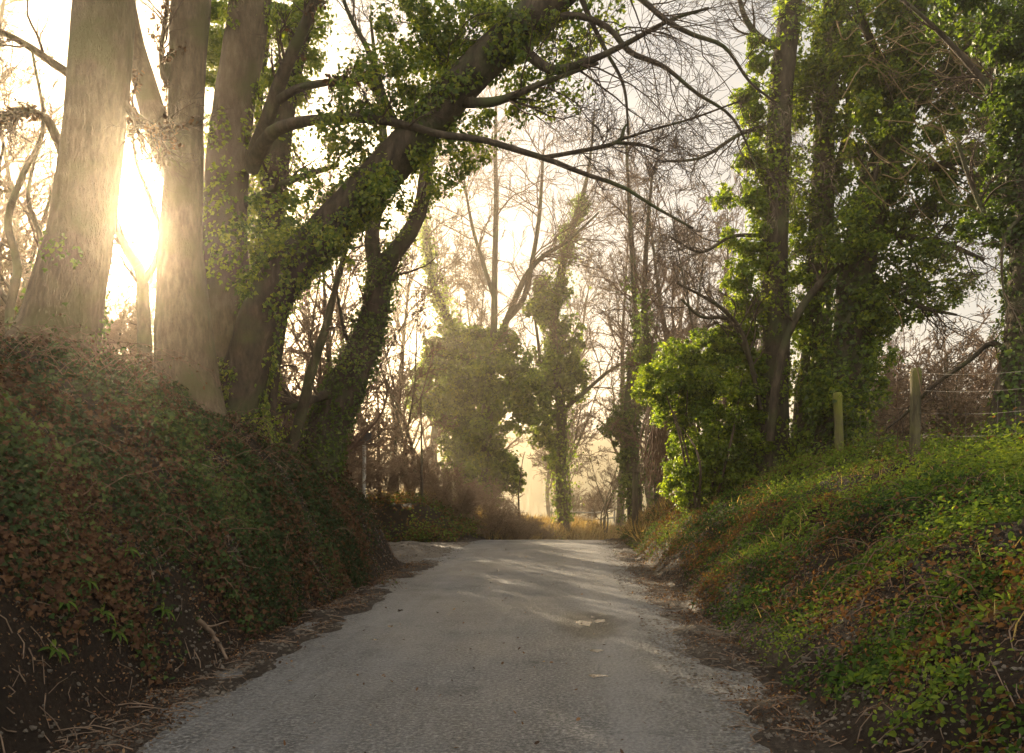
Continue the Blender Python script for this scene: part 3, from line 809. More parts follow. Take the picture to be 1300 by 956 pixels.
# --- leaning ivy trunk
lean = [(296, 560, 11.8, 55), (306, 500, 11.7, 55), (318, 450, 11.6, 57), (334, 400, 11.5, 58), (360, 352, 11.4, 57), (394, 315, 11.3, 53), (440, 268, 11.2, 50), (500, 205, 11.0, 48), (560, 135, 10.9, 47), (620, 72, 10.8, 47), (690, 8, 10.6, 43), (760, -50, 10.5, 38), (850, -130, 10.4, 30), (960, -230, 10.3, 16)]
root, P, R, lim = hero('leaning_tree', 'thick ivy clad tree trunk leaning steeply out over the lane', lean,
    limbs=[
        [(655, 45, 10.7, 12), (720, 20, 10.5, 9), (770, 34, 10.4, 7.5), (800, 66, 10.3, 7), (842, 84, 10.2, 5.5), (884, 118, 10, 4.5), (930, 150, 9.9, 3.5), (962, 214, 9.8, 2)],
        [(660, 60, 10.7, 14), (700, 88, 10.5, 12), (745, 78, 10.4, 9), (790, 58, 10.3, 7), (850, 26, 10.2, 5), (900, 10, 10.1, 3)],
        [(575, 130, 10.9, 14), (620, 130, 10.7, 12), (650, 122, 10.6, 9), (690, 105, 10.5, 7), (760, 80, 10.4, 4)],
        [(740, -30, 10.5, 11), (800, -10, 10.3, 8), (846, 26, 10.1, 6.5), (880, 44, 10.1, 5.5), (920, 60, 10, 4.5), (952, 104, 10, 3.5), (985, 130, 9.9, 2.5)],
        [(730, -20, 10.5, 8), (752, 30, 10.5, 6), (770, 66, 10.5, 5), (792, 110, 10.4, 4), (798, 170, 10.4, 2.5)],
        [(520, 190, 11, 10), (490, 130, 11.1, 9), (470, 70, 11.2, 7), (440, 10, 11.3, 5), (420, -60, 11.3, 3)],
        [(600, 130, 10.8, 9), (560, 70, 11, 8), (520, 20, 11.1, 6), (490, -40, 11.2, 4)]],
    n=90, flare=.12, rough=.14, sides=30,
    tw=dict(stem=False, n=(10, 7, 5), ln=(2.0, .95, .4), tip=.0022, up=(-.03, -.035, -.01), wig=.17, r1=.30), seed=15)
def f(b):
    ivy_path(b, P, R, 9000, .08, .06, (.25, 1), clump=.46, s0=0, s1=.78)
    for a in ((480, 110, 60, 50, 3000), (560, 60, 70, 50, 3400), (450, 160, 45, 40, 1500), (520, 30, 50, 40, 1700), (640, 20, 60, 40, 2300), (430, 200, 30, 40, 800), (590, 30, 60, 45, 1800),
              (600, 170, 45, 35, 1300), (670, 100, 45, 40, 1500), (700, 50, 50, 40, 1700), (560, 215, 45, 28, 900), (490, 250, 30, 30, 700), (350, 290, 40, 50, 1200), (315, 330, 22, 60, 900), (395, 250, 25, 35, 700), (760, 20, 40, 35, 800), (420, 310, 22, 30, 500), (720, 110, 25, 20, 300)):
        pblob(b, *a[:4], 10.9, int(a[4] * .62), .062, (.25, 1), nsub=22, depth=.75, loose=.8, subs=(.10, .34), spread=1.0)
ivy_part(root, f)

# --- forked tree
root, P, R, lim = hero('forked_tree', 'forked tree with ivy sleeved lower trunk at the end of the left bank',
    [(398, 605, 14.5, 60), (412, 560, 14.5, 52), (430, 510, 14.5, 48), (450, 465, 14.5, 44), (468, 425, 14.5, 38), (478, 385, 14.5, 33), (483, 345, 14.5, 30), (500, 322, 14.5, 22), (522, 292, 14.5, 20), (536, 255, 14.5, 18), (543, 205, 14.5, 15), (560, 130, 14.5, 10), (590, 20, 14.5, 5)],
    limbs=[[(481, 352, 14.5, 22), (473, 318, 14.5, 20), (474, 285, 14.5, 18), (486, 240, 14.5, 15), (488, 190, 14.5, 12), (480, 110, 14.5, 7), (470, 20, 14.5, 3)],
           [(440, 490, 14.5, 12), (415, 500, 14.2, 11), (385, 512, 13.9, 9), (350, 524, 13.6, 7)],
           [(455, 462, 14.5, 6), (440, 430, 14.3, 5), (432, 395, 14.2, 4), (425, 350, 14.1, 2.5)]],
    n=80, rough=.12, flare=.1, sides=22, tw=dict(n=(9, 6, 4), ln=(1.4, .65, .3), t=(.35, 1)), seed=18)
def f(b):
    ivy_path(b, P, R, 6500, .07, .06, (.1, .7), s0=.0, s1=.5, clump=.34)
    ivy_path(b, P, R, 1300, .10, .06, (.3, .9), s0=.5, s1=.95, clump=.5)
    for a in ((545, 225, 14, 40, 350), (488, 215, 10, 40, 260), (535, 190, 26, 26, 350)):
        pblob(b, *a[:4], 14.5, a[4], .06, (.25, .9), nsub=10)
ivy_part(root, f)

# --- slim stems on the bank
def slim(label, pts, tw=True, name='sapling', limbs=()):
    return hero(name, label, pts, limbs=limbs, n=40, rough=.1, sides=10, cat_='sapling', tw=dict(n=(7, 5, 3), ln=(.9, .45, .25), t=(.3, 1), tip=.0024) if tw else None, seed=len(label))
slim('slim leaning sapling between the leaning trunk and the forked tree', [(366, 585, 13.5, 15), (384, 520, 13.5, 14), (396, 470, 13.5, 13), (412, 420, 13.5, 11), (422, 380, 13.5, 9), (438, 320, 13.5, 6), (455, 240, 13.5, 3)])
slim('thin twin stemmed sapling close beside the leaning trunk', [(344, 565, 13, 10), (348, 500, 13, 9), (356, 440, 13, 8), (364, 390, 13, 6), (372, 300, 13, 3)],
     limbs=[[(346, 540, 13, 8), (342, 480, 13.1, 6), (350, 420, 13.1, 5), (352, 340, 13.1, 3)]])
slim('crooked dark sapling in the gap between the two nearest beeches', [(186, 505, 13.5, 19), (184, 440, 13.5, 18), (182, 385, 13.5, 16), (178, 345, 13.5, 14), (160, 315, 13.5, 12), (146, 280, 13.5, 10), (138, 220, 13.5, 7), (150, 120, 13.5, 4)],
     limbs=[[(180, 362, 13.5, 10), (196, 335, 13.5, 8), (205, 300, 13.5, 7), (190, 250, 13.6, 6), (172, 200, 13.7, 4), (168, 140, 13.8, 2)]], name='crooked_tree')
slim('bent wiry tree with crossing stems at the extreme left edge', [(18, 470, 12, 12), (12, 400, 12, 11), (22, 340, 12, 10), (10, 280, 12, 9), (30, 220, 12, 7), (55, 160, 12, 5), (40, 60, 12, 3)],
     limbs=[[(16, 420, 12, 9), (40, 370, 12, 8), (52, 310, 12.1, 7), (36, 250, 12.2, 5), (50, 180, 12.3, 3)], [(14, 390, 12, 8), (-20, 330, 12, 6), (-10, 260, 12, 5), (5, 180, 12, 3)]], name='wiry_tree')

# --- ivy drowned tree beyond the track
root, P, R, lim = hero('ivy_covered_tree', 'broad ivy smothered tree like a rounded bush beyond the track mouth',
    [(612, 640, 36, 20), (616, 560, 36, 17), (622, 480, 36, 12), (627, 420, 36, 9), (628, 340, 36, 7.5), (630, 260, 36, 6.5), (629, 200, 36, 5), (630, 120, 36, 3)],
    limbs=[[(626, 450, 36, 9), (648, 395, 36, 8), (668, 350, 36, 7), (690, 325, 36, 6), (722, 305, 36, 4.5), (760, 270, 36, 2.5)],
           [(640, 410, 36, 8), (664, 380, 36, 7), (676, 330, 36, 6), (685, 270, 36, 5), (690, 190, 36, 3)],
           [(596, 470, 36, 12), (580, 430, 36, 11), (564, 395, 36, 10), (550, 360, 36, 9), (543, 320, 36, 7), (540, 270, 36, 4), (545, 210, 36, 2)],
           [(628, 380, 36, 6), (612, 330, 36, 5), (598, 280, 36, 4), (585, 200, 36, 2)]],
    n=60, sides=12, tw=dict(n=(14, 9, 6), ln=(4.2, 1.9, .8), tip=.0075, t=(.3, 1), r1=.4), twmat='brown_twig', seed=21)
def f(b):
    for a in ((595, 470, 57, 44, 7650), (557, 490, 40, 34, 3876), (640, 480, 44, 50, 5508), (603, 545, 37, 44, 4896), (603, 600, 25, 34, 3060), (653, 530, 25, 24, 1530), (534, 508, 22, 24, 1428), (586, 432, 40, 22, 2652), (630, 436, 32, 24, 2040), (580, 520, 34, 24, 1734), (633, 590, 25, 26, 1734), (557, 450, 27, 24, 1530), (611, 622, 34, 22, 2652), (674, 505, 23, 36, 2244), (580, 590, 22, 30, 1836), (645, 610, 25, 22, 1734), (595, 560, 40, 34, 3060)):
        pblob(b, *a[:4], 36, int(a[4] * .9), .165, (.0, .7), nsub=34, loose=.45, subs=(.10, .36), spread=1.0, vary=.35)
    p, r = lim[2]; ivy_path(b, p, r, 2200, .22, .13, (.3, .9), s0=.1, s1=.72, clump=.3, freq=.8)
    ivy_path(b, P, R, 1500, .3, .14, s0=0, s1=.4, clump=.3, freq=.8)
ivy_part(root, f, 'ivy_fresh')

root, P, R, lim = hero('ivy_covered_tree', 'tall ivy column tree with bare lower trunk where the lane bends',
    [(714, 645, 40, 15), (712, 600, 40, 14), (713, 540, 40, 13), (708, 470, 40, 12), (703, 410, 40, 12), (712, 350, 40, 11), (722, 300, 40, 9), (736, 262, 40, 7), (748, 210, 40, 4), (755, 140, 40, 2)],
    limbs=[[(710, 540, 40, 6), (690, 500, 40, 5), (684, 440, 40, 4), (676, 380, 40, 3)], [(716, 520, 40, 6), (745, 495, 40, 5), (775, 470, 40, 4), (810, 452, 40, 3)]],
    n=60, sides=12, tw=dict(n=(12, 8, 5), ln=(3.4, 1.6, .7), tip=.0075, t=(.35, 1)), twmat='brown_twig', seed=24)
def f(b):
    for a in ((700, 372, 26, 24, 1900), (690, 395, 28, 22, 1700), (712, 455, 32, 40, 3200), (690, 470, 26, 40, 2000), (725, 490, 22, 30, 1500), (694, 530, 22, 30, 1500), (686, 545, 16, 22, 700), (722, 425, 20, 30, 1100), (735, 470, 14, 22, 600), (702, 575, 14, 26, 700), (720, 310, 12, 26, 700), (738, 262, 10, 22, 350)):
        pblob(b, *a[:4], 40, a[4], .17, (.0, .75), nsub=24, loose=.5, subs=(.12, .38), spread=1.0, vary=.35)
    ivy_path(b, P, R, 2600, .35, .14, (.1, .8), s0=.06, s1=.8, clump=.32, freq=.8)
ivy_part(root, f, 'ivy_fresh')

# ivy clad pole trees by the right verge further on
for lab, pts, bl in (
    ('dark ivy clad trunk on the right verge just before the bend',
     [(806, 655, 27, 20), (804, 600, 27, 19), (800, 540, 27, 18), (803, 480, 27, 15), (810, 430, 27, 12), (806, 370, 27, 9), (800, 280, 27, 6), (795, 180, 27, 3)],
     ((800, 600, 20, 40, 1500), (797, 530, 24, 30, 1500), (806, 455, 14, 34, 900), (778, 545, 18, 24, 800), (812, 410, 10, 20, 350))),
    ('slender ivy tufted tree between the bend and the bright green bush',
     [(838, 640, 24, 14), (832, 560, 24, 13), (826, 480, 24, 11), (818, 400, 24, 9), (820, 320, 24, 6), (828, 220, 24, 3)],
     ((826, 500, 24, 30, 1300), (818, 450, 16, 24, 600), (842, 470, 18, 26, 700)))):
    root, P, R, lim = hero('ivy_covered_tree', lab, pts, n=40, sides=12, tw=dict(n=(26, 9, 5), ln=(2.4, 1.1, .5), tip=.005, t=(.15, 1)), twmat='brown_twig', seed=len(lab))
    def f(b):
        for a in bl: pblob(b, *a[:4], pts[0][2], a[4], .10, (.15, .75), nsub=16)
        ivy_path(b, P, R, 1500, .2, .10, (.1, .7), s0=.05, s1=.7, clump=.3, freq=1)
    ivy_part(root, f)

# --- right side: ivy trees along the fence
root, P, R, lim = hero('ivy_covered_tree', 'tall ivy tree with bare brown bark showing, first of the right hand row',
    [(976, 575, 16, 50), (980, 500, 16, 42), (984, 420, 16, 36), (984, 340, 16, 32), (985, 260, 16, 31), (988, 180, 16, 30), (993, 100, 16, 29), (1001, 30, 16, 28), (1012, -60, 16, 24), (1030, -200, 16, 12)],
    limbs=[[(986, 60, 16, 9), (962, 45, 15.9, 8), (946, 22, 15.8, 7), (937, -10, 15.8, 5), (930, -60, 15.8, 3)],
           [(966, 520, 15.6, 6), (945, 430, 15.4, 6), (920, 395, 15.2, 5), (890, 375, 15.0, 4), (860, 360, 14.9, 2.5)],
           [(960, 480, 15.6, 6), (930, 410, 15.3, 5), (890, 402, 15, 4), (865, 380, 14.8, 3)],
           [(978, 560, 15.2, 12), (985, 490, 15.1, 11), (995, 440, 15.1, 10), (1015, 395, 15, 10), (1045, 355, 15, 9), (1075, 325, 15, 8), (1090, 260, 15, 6), (1098, 190, 15, 4)],
           [(975, 300, 16, 6), (930, 300, 15.8, 4.5), (890, 320, 15.6, 3.5), (850, 300, 15.5, 2)],
           [(980, 160, 16, 7), (940, 170, 15.8, 5), (890, 200, 15.6, 4), (840, 205, 15.4, 2.5)]],
    n=80, rough=.10, flare=.1, sides=22, tw=dict(stem=False, n=(10, 7, 5), ln=(1.4, .7, .35), tip=.003), seed=27)
def f(b):
    ivy_path(b, P, R, 4200, .14, .075, (.25, 1), s0=0, s1=.95, clump=.47)
    for a in ((950, 470, 30, 60, 3000), (945, 390, 26, 50, 2200), (955, 300, 22, 60, 2300), (955, 220, 20, 50, 1700), (958, 130, 22, 50, 1700), (965, 60, 22, 40, 1200), (1010, 380, 24, 70, 1900), (1012, 260, 20, 80, 1900), (1015, 130, 18, 80, 1700), (930, 430, 30, 30, 1300), (935, 350, 20, 26, 700), (920, 250, 20, 18, 300), (925, 300, 20, 14, 260)):
        pblob(b, *a[:4], 16.5 if a[0] > 1000 else 15.9, a[4], .08, (.25, 1), nsub=16, depth=.45)
ivy_part(root, f, 'ivy_fresh')

root, P, R, lim = hero('ivy_covered_tree', 'dark ivy trunk second in the right hand row, behind the bare barked one',
    [(1022, 580, 16.5, 42), (1030, 500, 16.5, 38), (1038, 420, 16.5, 34), (1042, 340, 16.5, 32), (1044, 260, 16.5, 29), (1046, 180, 16.5, 26), (1050, 90, 16.5, 23), (1056, 0, 16.5, 20), (1066, -120, 16.5, 12)],
    limbs=[[(1044, 260, 16.5, 12), (1070, 190, 16.5, 10), (1080, 110, 16.5, 8), (1085, 20, 16.5, 6)]],
    n=70, rough=.12, sides=20, tw=dict(n=(8, 6, 4), ln=(1.2, .6, .3), t=(.4, 1), tip=.003), seed=31)
def f(b):
    ivy_path(b, P, R, 6000, .20, .08, (.1, .8), s0=0, s1=.95, clump=.36)
    for a in ((1030, 60, 34, 60, 3000), (1060, 40, 40, 60, 3000), (1065, 140, 34, 60, 2800), (1075, 240, 30, 60, 2400), (1025, 470, 26, 60, 1500)):
        pblob(b, *a[:4], 16.3, int(a[4] * .7), .078, (.25, 1), nsub=24, depth=.6, loose=.8, subs=(.10, .34), spread=1.0)
ivy_part(root, f)

root, P, R, lim = hero('ivy_covered_tree', 'stout ivy tree behind the shorter fence post, its dense crown over the bank',
    [(1062, 590, 15, 62), (1068, 540, 15, 54), (1076, 470, 15, 50), (1084, 410, 15, 46), (1086, 350, 15, 46), (1095, 300, 15, 44), (1112, 240, 15, 40), (1132, 180, 15, 37), (1148, 110, 15, 34), (1158, 40, 15, 32), (1166, -40, 15, 28), (1180, -160, 15, 14)],
    limbs=[[(1135, 170, 15, 16), (1180, 110, 14.6, 14), (1230, 60, 14.2, 12), (1290, 40, 13.8, 9), (1350, 30, 13.5, 5)],
           [(1120, 220, 15, 14), (1170, 215, 14.6, 11), (1220, 205, 14.2, 9), (1270, 215, 13.9, 6), (1320, 230, 13.6, 3)],
           [(1100, 290, 15, 12), (1150, 300, 14.7, 9), (1200, 310, 14.4, 7), (1250, 330, 14.2, 4)],
           [(1090, 330, 15, 10), (1130, 370, 14.8, 8), (1170, 390, 14.6, 6), (1215, 400, 14.5, 3)],
           [(1150, 110, 15, 12), (1110, 60, 14.7, 9), (1090, 0, 14.5, 7), (1080, -60, 14.4, 4)],
           [(1105, 245, 14.6, 5), (1150, 105, 14.3, 4), (1200, 100, 14.2, 4), (1250, 110, 14.1, 3)]],
    n=80, rough=.13, flare=.12, sides=24, tw=dict(stem=False, n=(12, 7, 5), ln=(1.4, .7, .35), tip=.003, up=(-.02, -.02, 0)), seed=35)
def f(b):
    ivy_path(b, P, R, 8000, .20, .08, (.1, .75), s0=.0, s1=.95, clump=.34)
    for a in ((1100, 60, 50, 60, 4200), (1110, 150, 50, 60, 4600), (1160, 30, 60, 50, 2604), (1190, 110, 55, 55, 2604), (1240, 50, 60, 60, 2852), (1240, 150, 55, 55, 2232), (1180, 200, 55, 45, 2108), (1140, 250, 50, 40, 1736), (1195, 275, 50, 40, 1612), (1240, 240, 45, 40, 1426), (1150, 320, 50, 40, 1488), (1205, 345, 36, 36, 930),
              (1110, 390, 34, 46, 1900), (1140, 375, 30, 34, 1100), (1178, 385, 26, 26, 600), (1080, 300, 34, 40, 1700), (1100, 470, 24, 50, 1300), (1060, 500, 30, 60, 1700), (1085, 560, 40, 26, 1200), (1290, 110, 40, 80, 1488)):
        pblob(b, *a[:4], 14.6, a[4], .078, (.2, 1), nsub=26, depth=.9, loose=.8, subs=(.10, .34), spread=1.0)
ivy_part(root, f)

mb = MB(); PP = []
for k in range(70):
    px, py = RNG.uniform(1050, 1290), RNG.uniform(20, 250); Y = RNG.uniform(12.9, 13.9)
    a = RNG.uniform(-.6, .9); L = RNG.uniform(40, 130)
    q = np.array([[px, py, Y], [px + L * .35 * math.cos(a) + RNG.normal() * 8, py + L * .35 * math.sin(a) + RNG.normal() * 12, Y + RNG.normal() * .15],
                  [px + L * .7 * math.cos(a), py + L * .7 * math.sin(a) + RNG.normal() * 14, Y + RNG.normal() * .2], [px + L * math.cos(a), py + L * math.sin(a) + 12 + RNG.normal() * 16, Y + RNG.normal() * .2]])
    PP.append(catmull(np.array([at(*v) for v in q]), 14))
PP = np.array(PP); RR = np.repeat(np.linspace(.011, .004, 14)[None], 70, 0) * RNG.uniform(.6, 1.2, (70, 1)); tube_batch(mb, PP, RR, 5)
A = spawn(PP, RR, 3, .2, 1, 1, (.4, 1), 7, lenfix=.5, tip=.003, wig=.2); tube_batch(mb, *A, 3)
mb.build('vine_tangle', M['vine'], root)

root, P, R, lim = hero('ivy_covered_tree', 'dark ivy trunk leaning at the extreme right edge above the bank',
    [(1276, 585, 10.5, 62), (1283, 540, 10.5, 52), (1290, 490, 10.5, 46), (1298, 430, 10.5, 42), (1304, 350, 10.5, 40), (1308, 260, 10.5, 38), (1312, 160, 10.5, 36), (1318, 40, 10.5, 32), (1325, -120, 10.5, 20)],
    limbs=[[(1300, 470, 10.5, 9), (1262, 436, 10.7, 7), (1230, 458, 10.9, 6), (1185, 490, 11.1, 5), (1150, 525, 11.3, 3.5), (1125, 545, 11.4, 2)],
           [(1304, 330, 10.5, 10), (1270, 300, 10.6, 8), (1240, 250, 10.7, 6), (1215, 180, 10.8, 4)],
           [(1310, 200, 10.5, 12), (1270, 130, 10.6, 9), (1220, 70, 10.7, 7), (1170, 20, 10.8, 5), (1120, -20, 10.8, 3)],
           [(1302, 270, 10.4, 5), (1276, 300, 10.3, 4), (1272, 350, 10.3, 3), (1280, 400, 10.3, 2)]],
    n=70, rough=.12, flare=.15, sides=24, tw=dict(stem=False, n=(9, 6, 4), ln=(.9, .45, .25), tip=.0022, up=(-.05, -.04, 0)), seed=38)
def f(b):
    ivy_path(b, P, R, 5000, .12, .065, (.05, .65), s0=.1, s1=.95, clump=.42)
    for a in ((1285, 40, 45, 60, 2200), (1285, 140, 38, 50, 1700), (1280, 220, 30, 46, 1200), (1250, 290, 26, 30, 600), (1290, 300, 24, 40, 700), (1220, 10, 40, 30, 900), (1290, 370, 14, 30, 260)):
        pblob(b, *a[:4], 10.6, a[4], .065, (.05, .6), nsub=18, depth=.5)
ivy_part(root, f)

# --- bright green ivy bush on the right bank
base = at(890, 620, 16); base[2] = float(height(base[0], base[1]))
root = thing('ivy_bush', base, 'big bright green ivy bush spilling over the right bank beside the lane', 'bush')
mb = MB()
for k in range(9):
    a = RNG.uniform(-1, 1); h_ = RNG.uniform(1.6, 2.8)
    Q = np.array([base + [a * .3, RNG.normal() * .3, -.2], base + [a * .7, RNG.normal() * .5, h_ * .5], base + [a * 1.2, RNG.normal() * .6, h_]])
    C = catmull(np.hstack([Q, [[.03], [.022], [.008]]]), 14)
    tube_batch(mb, C[None, :, :3], C[None, :, 3], 7)
mb.build('vines', M['twig'], root)
mb = MB()
for a in ((905, 480, 45, 36, 3600), (870, 475, 40, 30, 3000), (835, 490, 34, 26, 2200), (930, 520, 36, 50, 3400), (890, 540, 42, 40, 3600), (880, 590, 40, 32, 3000), (920, 580, 40, 36, 2800), (855, 520, 34, 30, 2000), (900, 440, 34, 24, 1600), (860, 450, 26, 18, 900), (950, 560, 26, 46, 1800), (870, 622, 30, 22, 1400), (930, 610, 40, 24, 1600)):
    pblob(mb, *a[:4], 16, int(a[4] * 1.5), .06, (.05, .95), nsub=44, depth=.75, loose=.7, subs=(.08, .30), spread=1.05, vary=.3)
mb.build('foliage', M['ivy_fresh'], root)

# hanging dead creeper beside it
root = thing('dead_creeper', at(836, 640, 18.5), 'tangle of bare brown creeper hanging at the left side of the bright green bush', 'creeper')
mb = MB(); PP = []; RR = []
for k in range(130):
    x = RNG.uniform(824, 856); y0 = RNG.uniform(500, 560); y1 = y0 + RNG.uniform(40, 110)
    Y = RNG.uniform(17.6, 18.8)
    Q = np.array([at(x, y0, Y), at(x + RNG.normal() * 7, (y0 + y1) / 2, Y - .1), at(x + RNG.normal() * 12, min(y1, 648), Y)])
    C = catmull(Q, 8); PP.append(C); RR.append(np.linspace(.012, .006, 8))
tube_batch(mb, np.array(PP), np.array(RR), 4); mb.build('vines', M['brown_twig'], root)

# ------------------------------------------------------------------ bare trees further off: three kinds, then copies
def bare_kind(name, H, seed, spread, n, tip=.0075, multi=1, mat='brown_twig'):
    rng = np.random.default_rng(seed)
    r = thing(name, (0, 0, 0), name, 'tree')
    stems = []
    tb = MB()
    for m_ in range(multi):
        a = rng.uniform(0, 6.28); lean_ = (.10 if multi == 1 else .28) * H
        hh = H * (rng.uniform(.75, 1) if multi > 1 else 1)
        Q = np.array([[0, 0, -.4], [0.03 * H * rng.normal() * .5, .02 * H * rng.normal(), hh * .25], [lean_ * .4 * math.cos(a), lean_ * .4 * math.sin(a), hh * .55], [lean_ * math.cos(a), lean_ * math.sin(a), hh * .95]])
        r0 = .0145 * H / math.sqrt(multi)
        C = catmull(np.hstack([Q, [[r0], [r0 * .8], [r0 * .5], [.012]]]), 26)
        C[:, :2] += np.cumsum(rng.normal(size=(26, 2)) * .01 * H / 5, axis=0) * .5
        trunk_tube(tb, C[:, :3], np.maximum(C[:, 3], .01), 9, .1, .15, 4, seed)
        stems.append((C[:, :3], C[:, 3]))
    tb.build('trunk', M['bark'], r)
    cb = MB()
    S = cat([res(*s) for s in stems])
    A = spawn(*S, n[0], .2, 1, .42 * spread, (.4, .95), 10, rr=.55, tip=tip * 1.5, wig=.13, up=.06, rng=rng, taper=.55)
    tube_batch(cb, *A, 5)
    B = spawn(*A, n[1], .15, 1, .46, (.4, .95), 7, rr=.6, tip=tip * 1.1, wig=.16, up=.04, rng=rng); tube_batch(cb, *B, 4)
    C_ = spawn(*B, n[2], .1, 1, .48, (.35, .9), 6, rr=.65, tip=tip, wig=.18, up=.02, rng=rng); tube_batch(cb, *C_, 3)
    if len(n) > 3:
        D = spawn(*C_, n[3], .1, 1, .5, (.35, .9), 4, rr=.7, tip=tip * .8, wig=.18, up=.02, rng=rng); tube_batch(cb, *D, 3)
    cb.build('crown', M[mat], r)
    return r

K_UP = bare_kind('bare_tree', 14, 3, .8, (22, 9, 8, 3))
K_WIDE = bare_kind('bare_tree', 12, 4, 1.15, (20, 10, 8, 3))
K_MULTI = bare_kind('bare_tree', 11, 5, .75, (12, 8, 7, 3), multi=4)
K_BUSH = bare_kind('bare_shrub', 3.2, 6, 1.4, (14, 8, 6, 3), tip=.0055, multi=7, mat='bramble_twig')
used = set()
def place(kind, px, Y, scale, rot, label, cat_, group, z=None, sx=1.0):
    o = kind if kind.name not in used else copy_tree(kind)
    used.add(o.name); used.add(kind.name)
    X = (px - 650) / 1000 * Y
    o.location = (X, Y, float(height(X, Y)) - .05 if z is None else z)
    o.rotation_euler = (0, 0, rot); o.scale = (scale * sx, scale * sx, scale)
    tag(o, label, cat_, group)
    return o
TG = 'bare winter trees beyond the lane'
for i, (k, px, Y, s, lab) in enumerate((
    (K_WIDE, -60, 17, .95, 'bare tree whose twigs reach in from the extreme left edge'),
    (K_UP, 62, 21, .95, 'bare tree hidden behind the massive nearest beech trunk'),
    (K_MULTI, 128, 27, 1.0, 'hazy bare tree in the glow just right of the nearest beech'),
    (K_UP, 205, 33, 1.0, 'faint bare tree deep in the glow beside the second beech'),
    (K_WIDE, 345, 24, .9, 'bare tree rising behind the leaning ivy trunk'),
    (K_MULTI, 405, 20, .75, 'low bare tree between the leaning trunk and the forked tree'),
    (K_UP, 452, 34, 1.0, 'bare tree seen just left of the forked tree'),
    (K_MULTI, 520, 28, .85, 'many stemmed bare tree right of the forked tree'),
    (K_UP, 560, 46, 1.25, 'tall pale bare tree above the left of the rounded ivy bush tree'),
    (K_WIDE, 622, 50, 1.4, 'wide bare tree rising high behind the rounded ivy tree'),
    (K_UP, 716, 58, 1.4, 'distant bare tree behind the tall ivy column'),
    (K_MULTI, 768, 44, .62, 'small many stemmed bare tree beside the bend'),
    (K_UP, 786, 46, 1.25, 'tall bare tree standing right of the ivy column'),
    (K_WIDE, 856, 36, 1.15, 'spreading bare tree directly behind the bright green bush'),
    (K_UP, 862, 32, 1.05, 'upright bare tree above the right half of the bright green bush'),
    (K_MULTI, 905, 27, 1.0, 'bushy bare tree touching the first ivy tree of the row'),
    (K_WIDE, 700, 70, 1.2, 'far bare tree fading behind the ivy column'),
    (K_UP, 930, 40, 1.2, 'tall thin bare tree behind the first ivy tree of the row'),
    (K_WIDE, 1120, 36, .72, 'rounded bare tree over the field behind the fence'),
    (K_MULTI, 1195, 33, .72, 'thick bare hedge tree behind the tall fence post'),
    (K_WIDE, 1262, 38, .62, 'low bare tree against open sky near the right edge'),
    (K_MULTI, 22, 15.5, .75, 'many stemmed bare tree in the left edge gap beside the nearest beech'),
    (K_WIDE, -5, 24, .9, 'hazy bare tree deeper in the gap at the left edge'),
    (K_WIDE, 172, 20, .62, 'bare tree with twigs crossing the sun glow between two beeches'),
    (K_MULTI, 268, 23, 1.0, 'bare tree glimpsed in the slit between second and third beeches'),
    (K_UP, 322, 28, .95, 'bare tree between the third beech and the leaning trunk'),
    (K_MULTI, 382, 26, 1.0, 'bare tree with fine twigs under the arch of the leaning trunk'),
    (K_WIDE, 425, 18.5, .72, 'bare tree just behind the slim leaning sapling'),
    (K_UP, 500, 42, 1.15, 'pale bare tree seen through the fork of the forked tree'),
    (K_WIDE, 590, 40, 1.15, 'bare tree behind the left half of the rounded ivy tree'),
    (K_MULTI, 720, 47, 1.2, 'bare tree between the ivy column and the tall bare tree'),
    (K_UP, 838, 44, 1.3, 'pale bare tree above the bright green bush'))):
    place(k, px, Y, s, i * 2.4 + .7, lab, 'tree', TG)
SG = 'bare bramble shrubs along the lane'
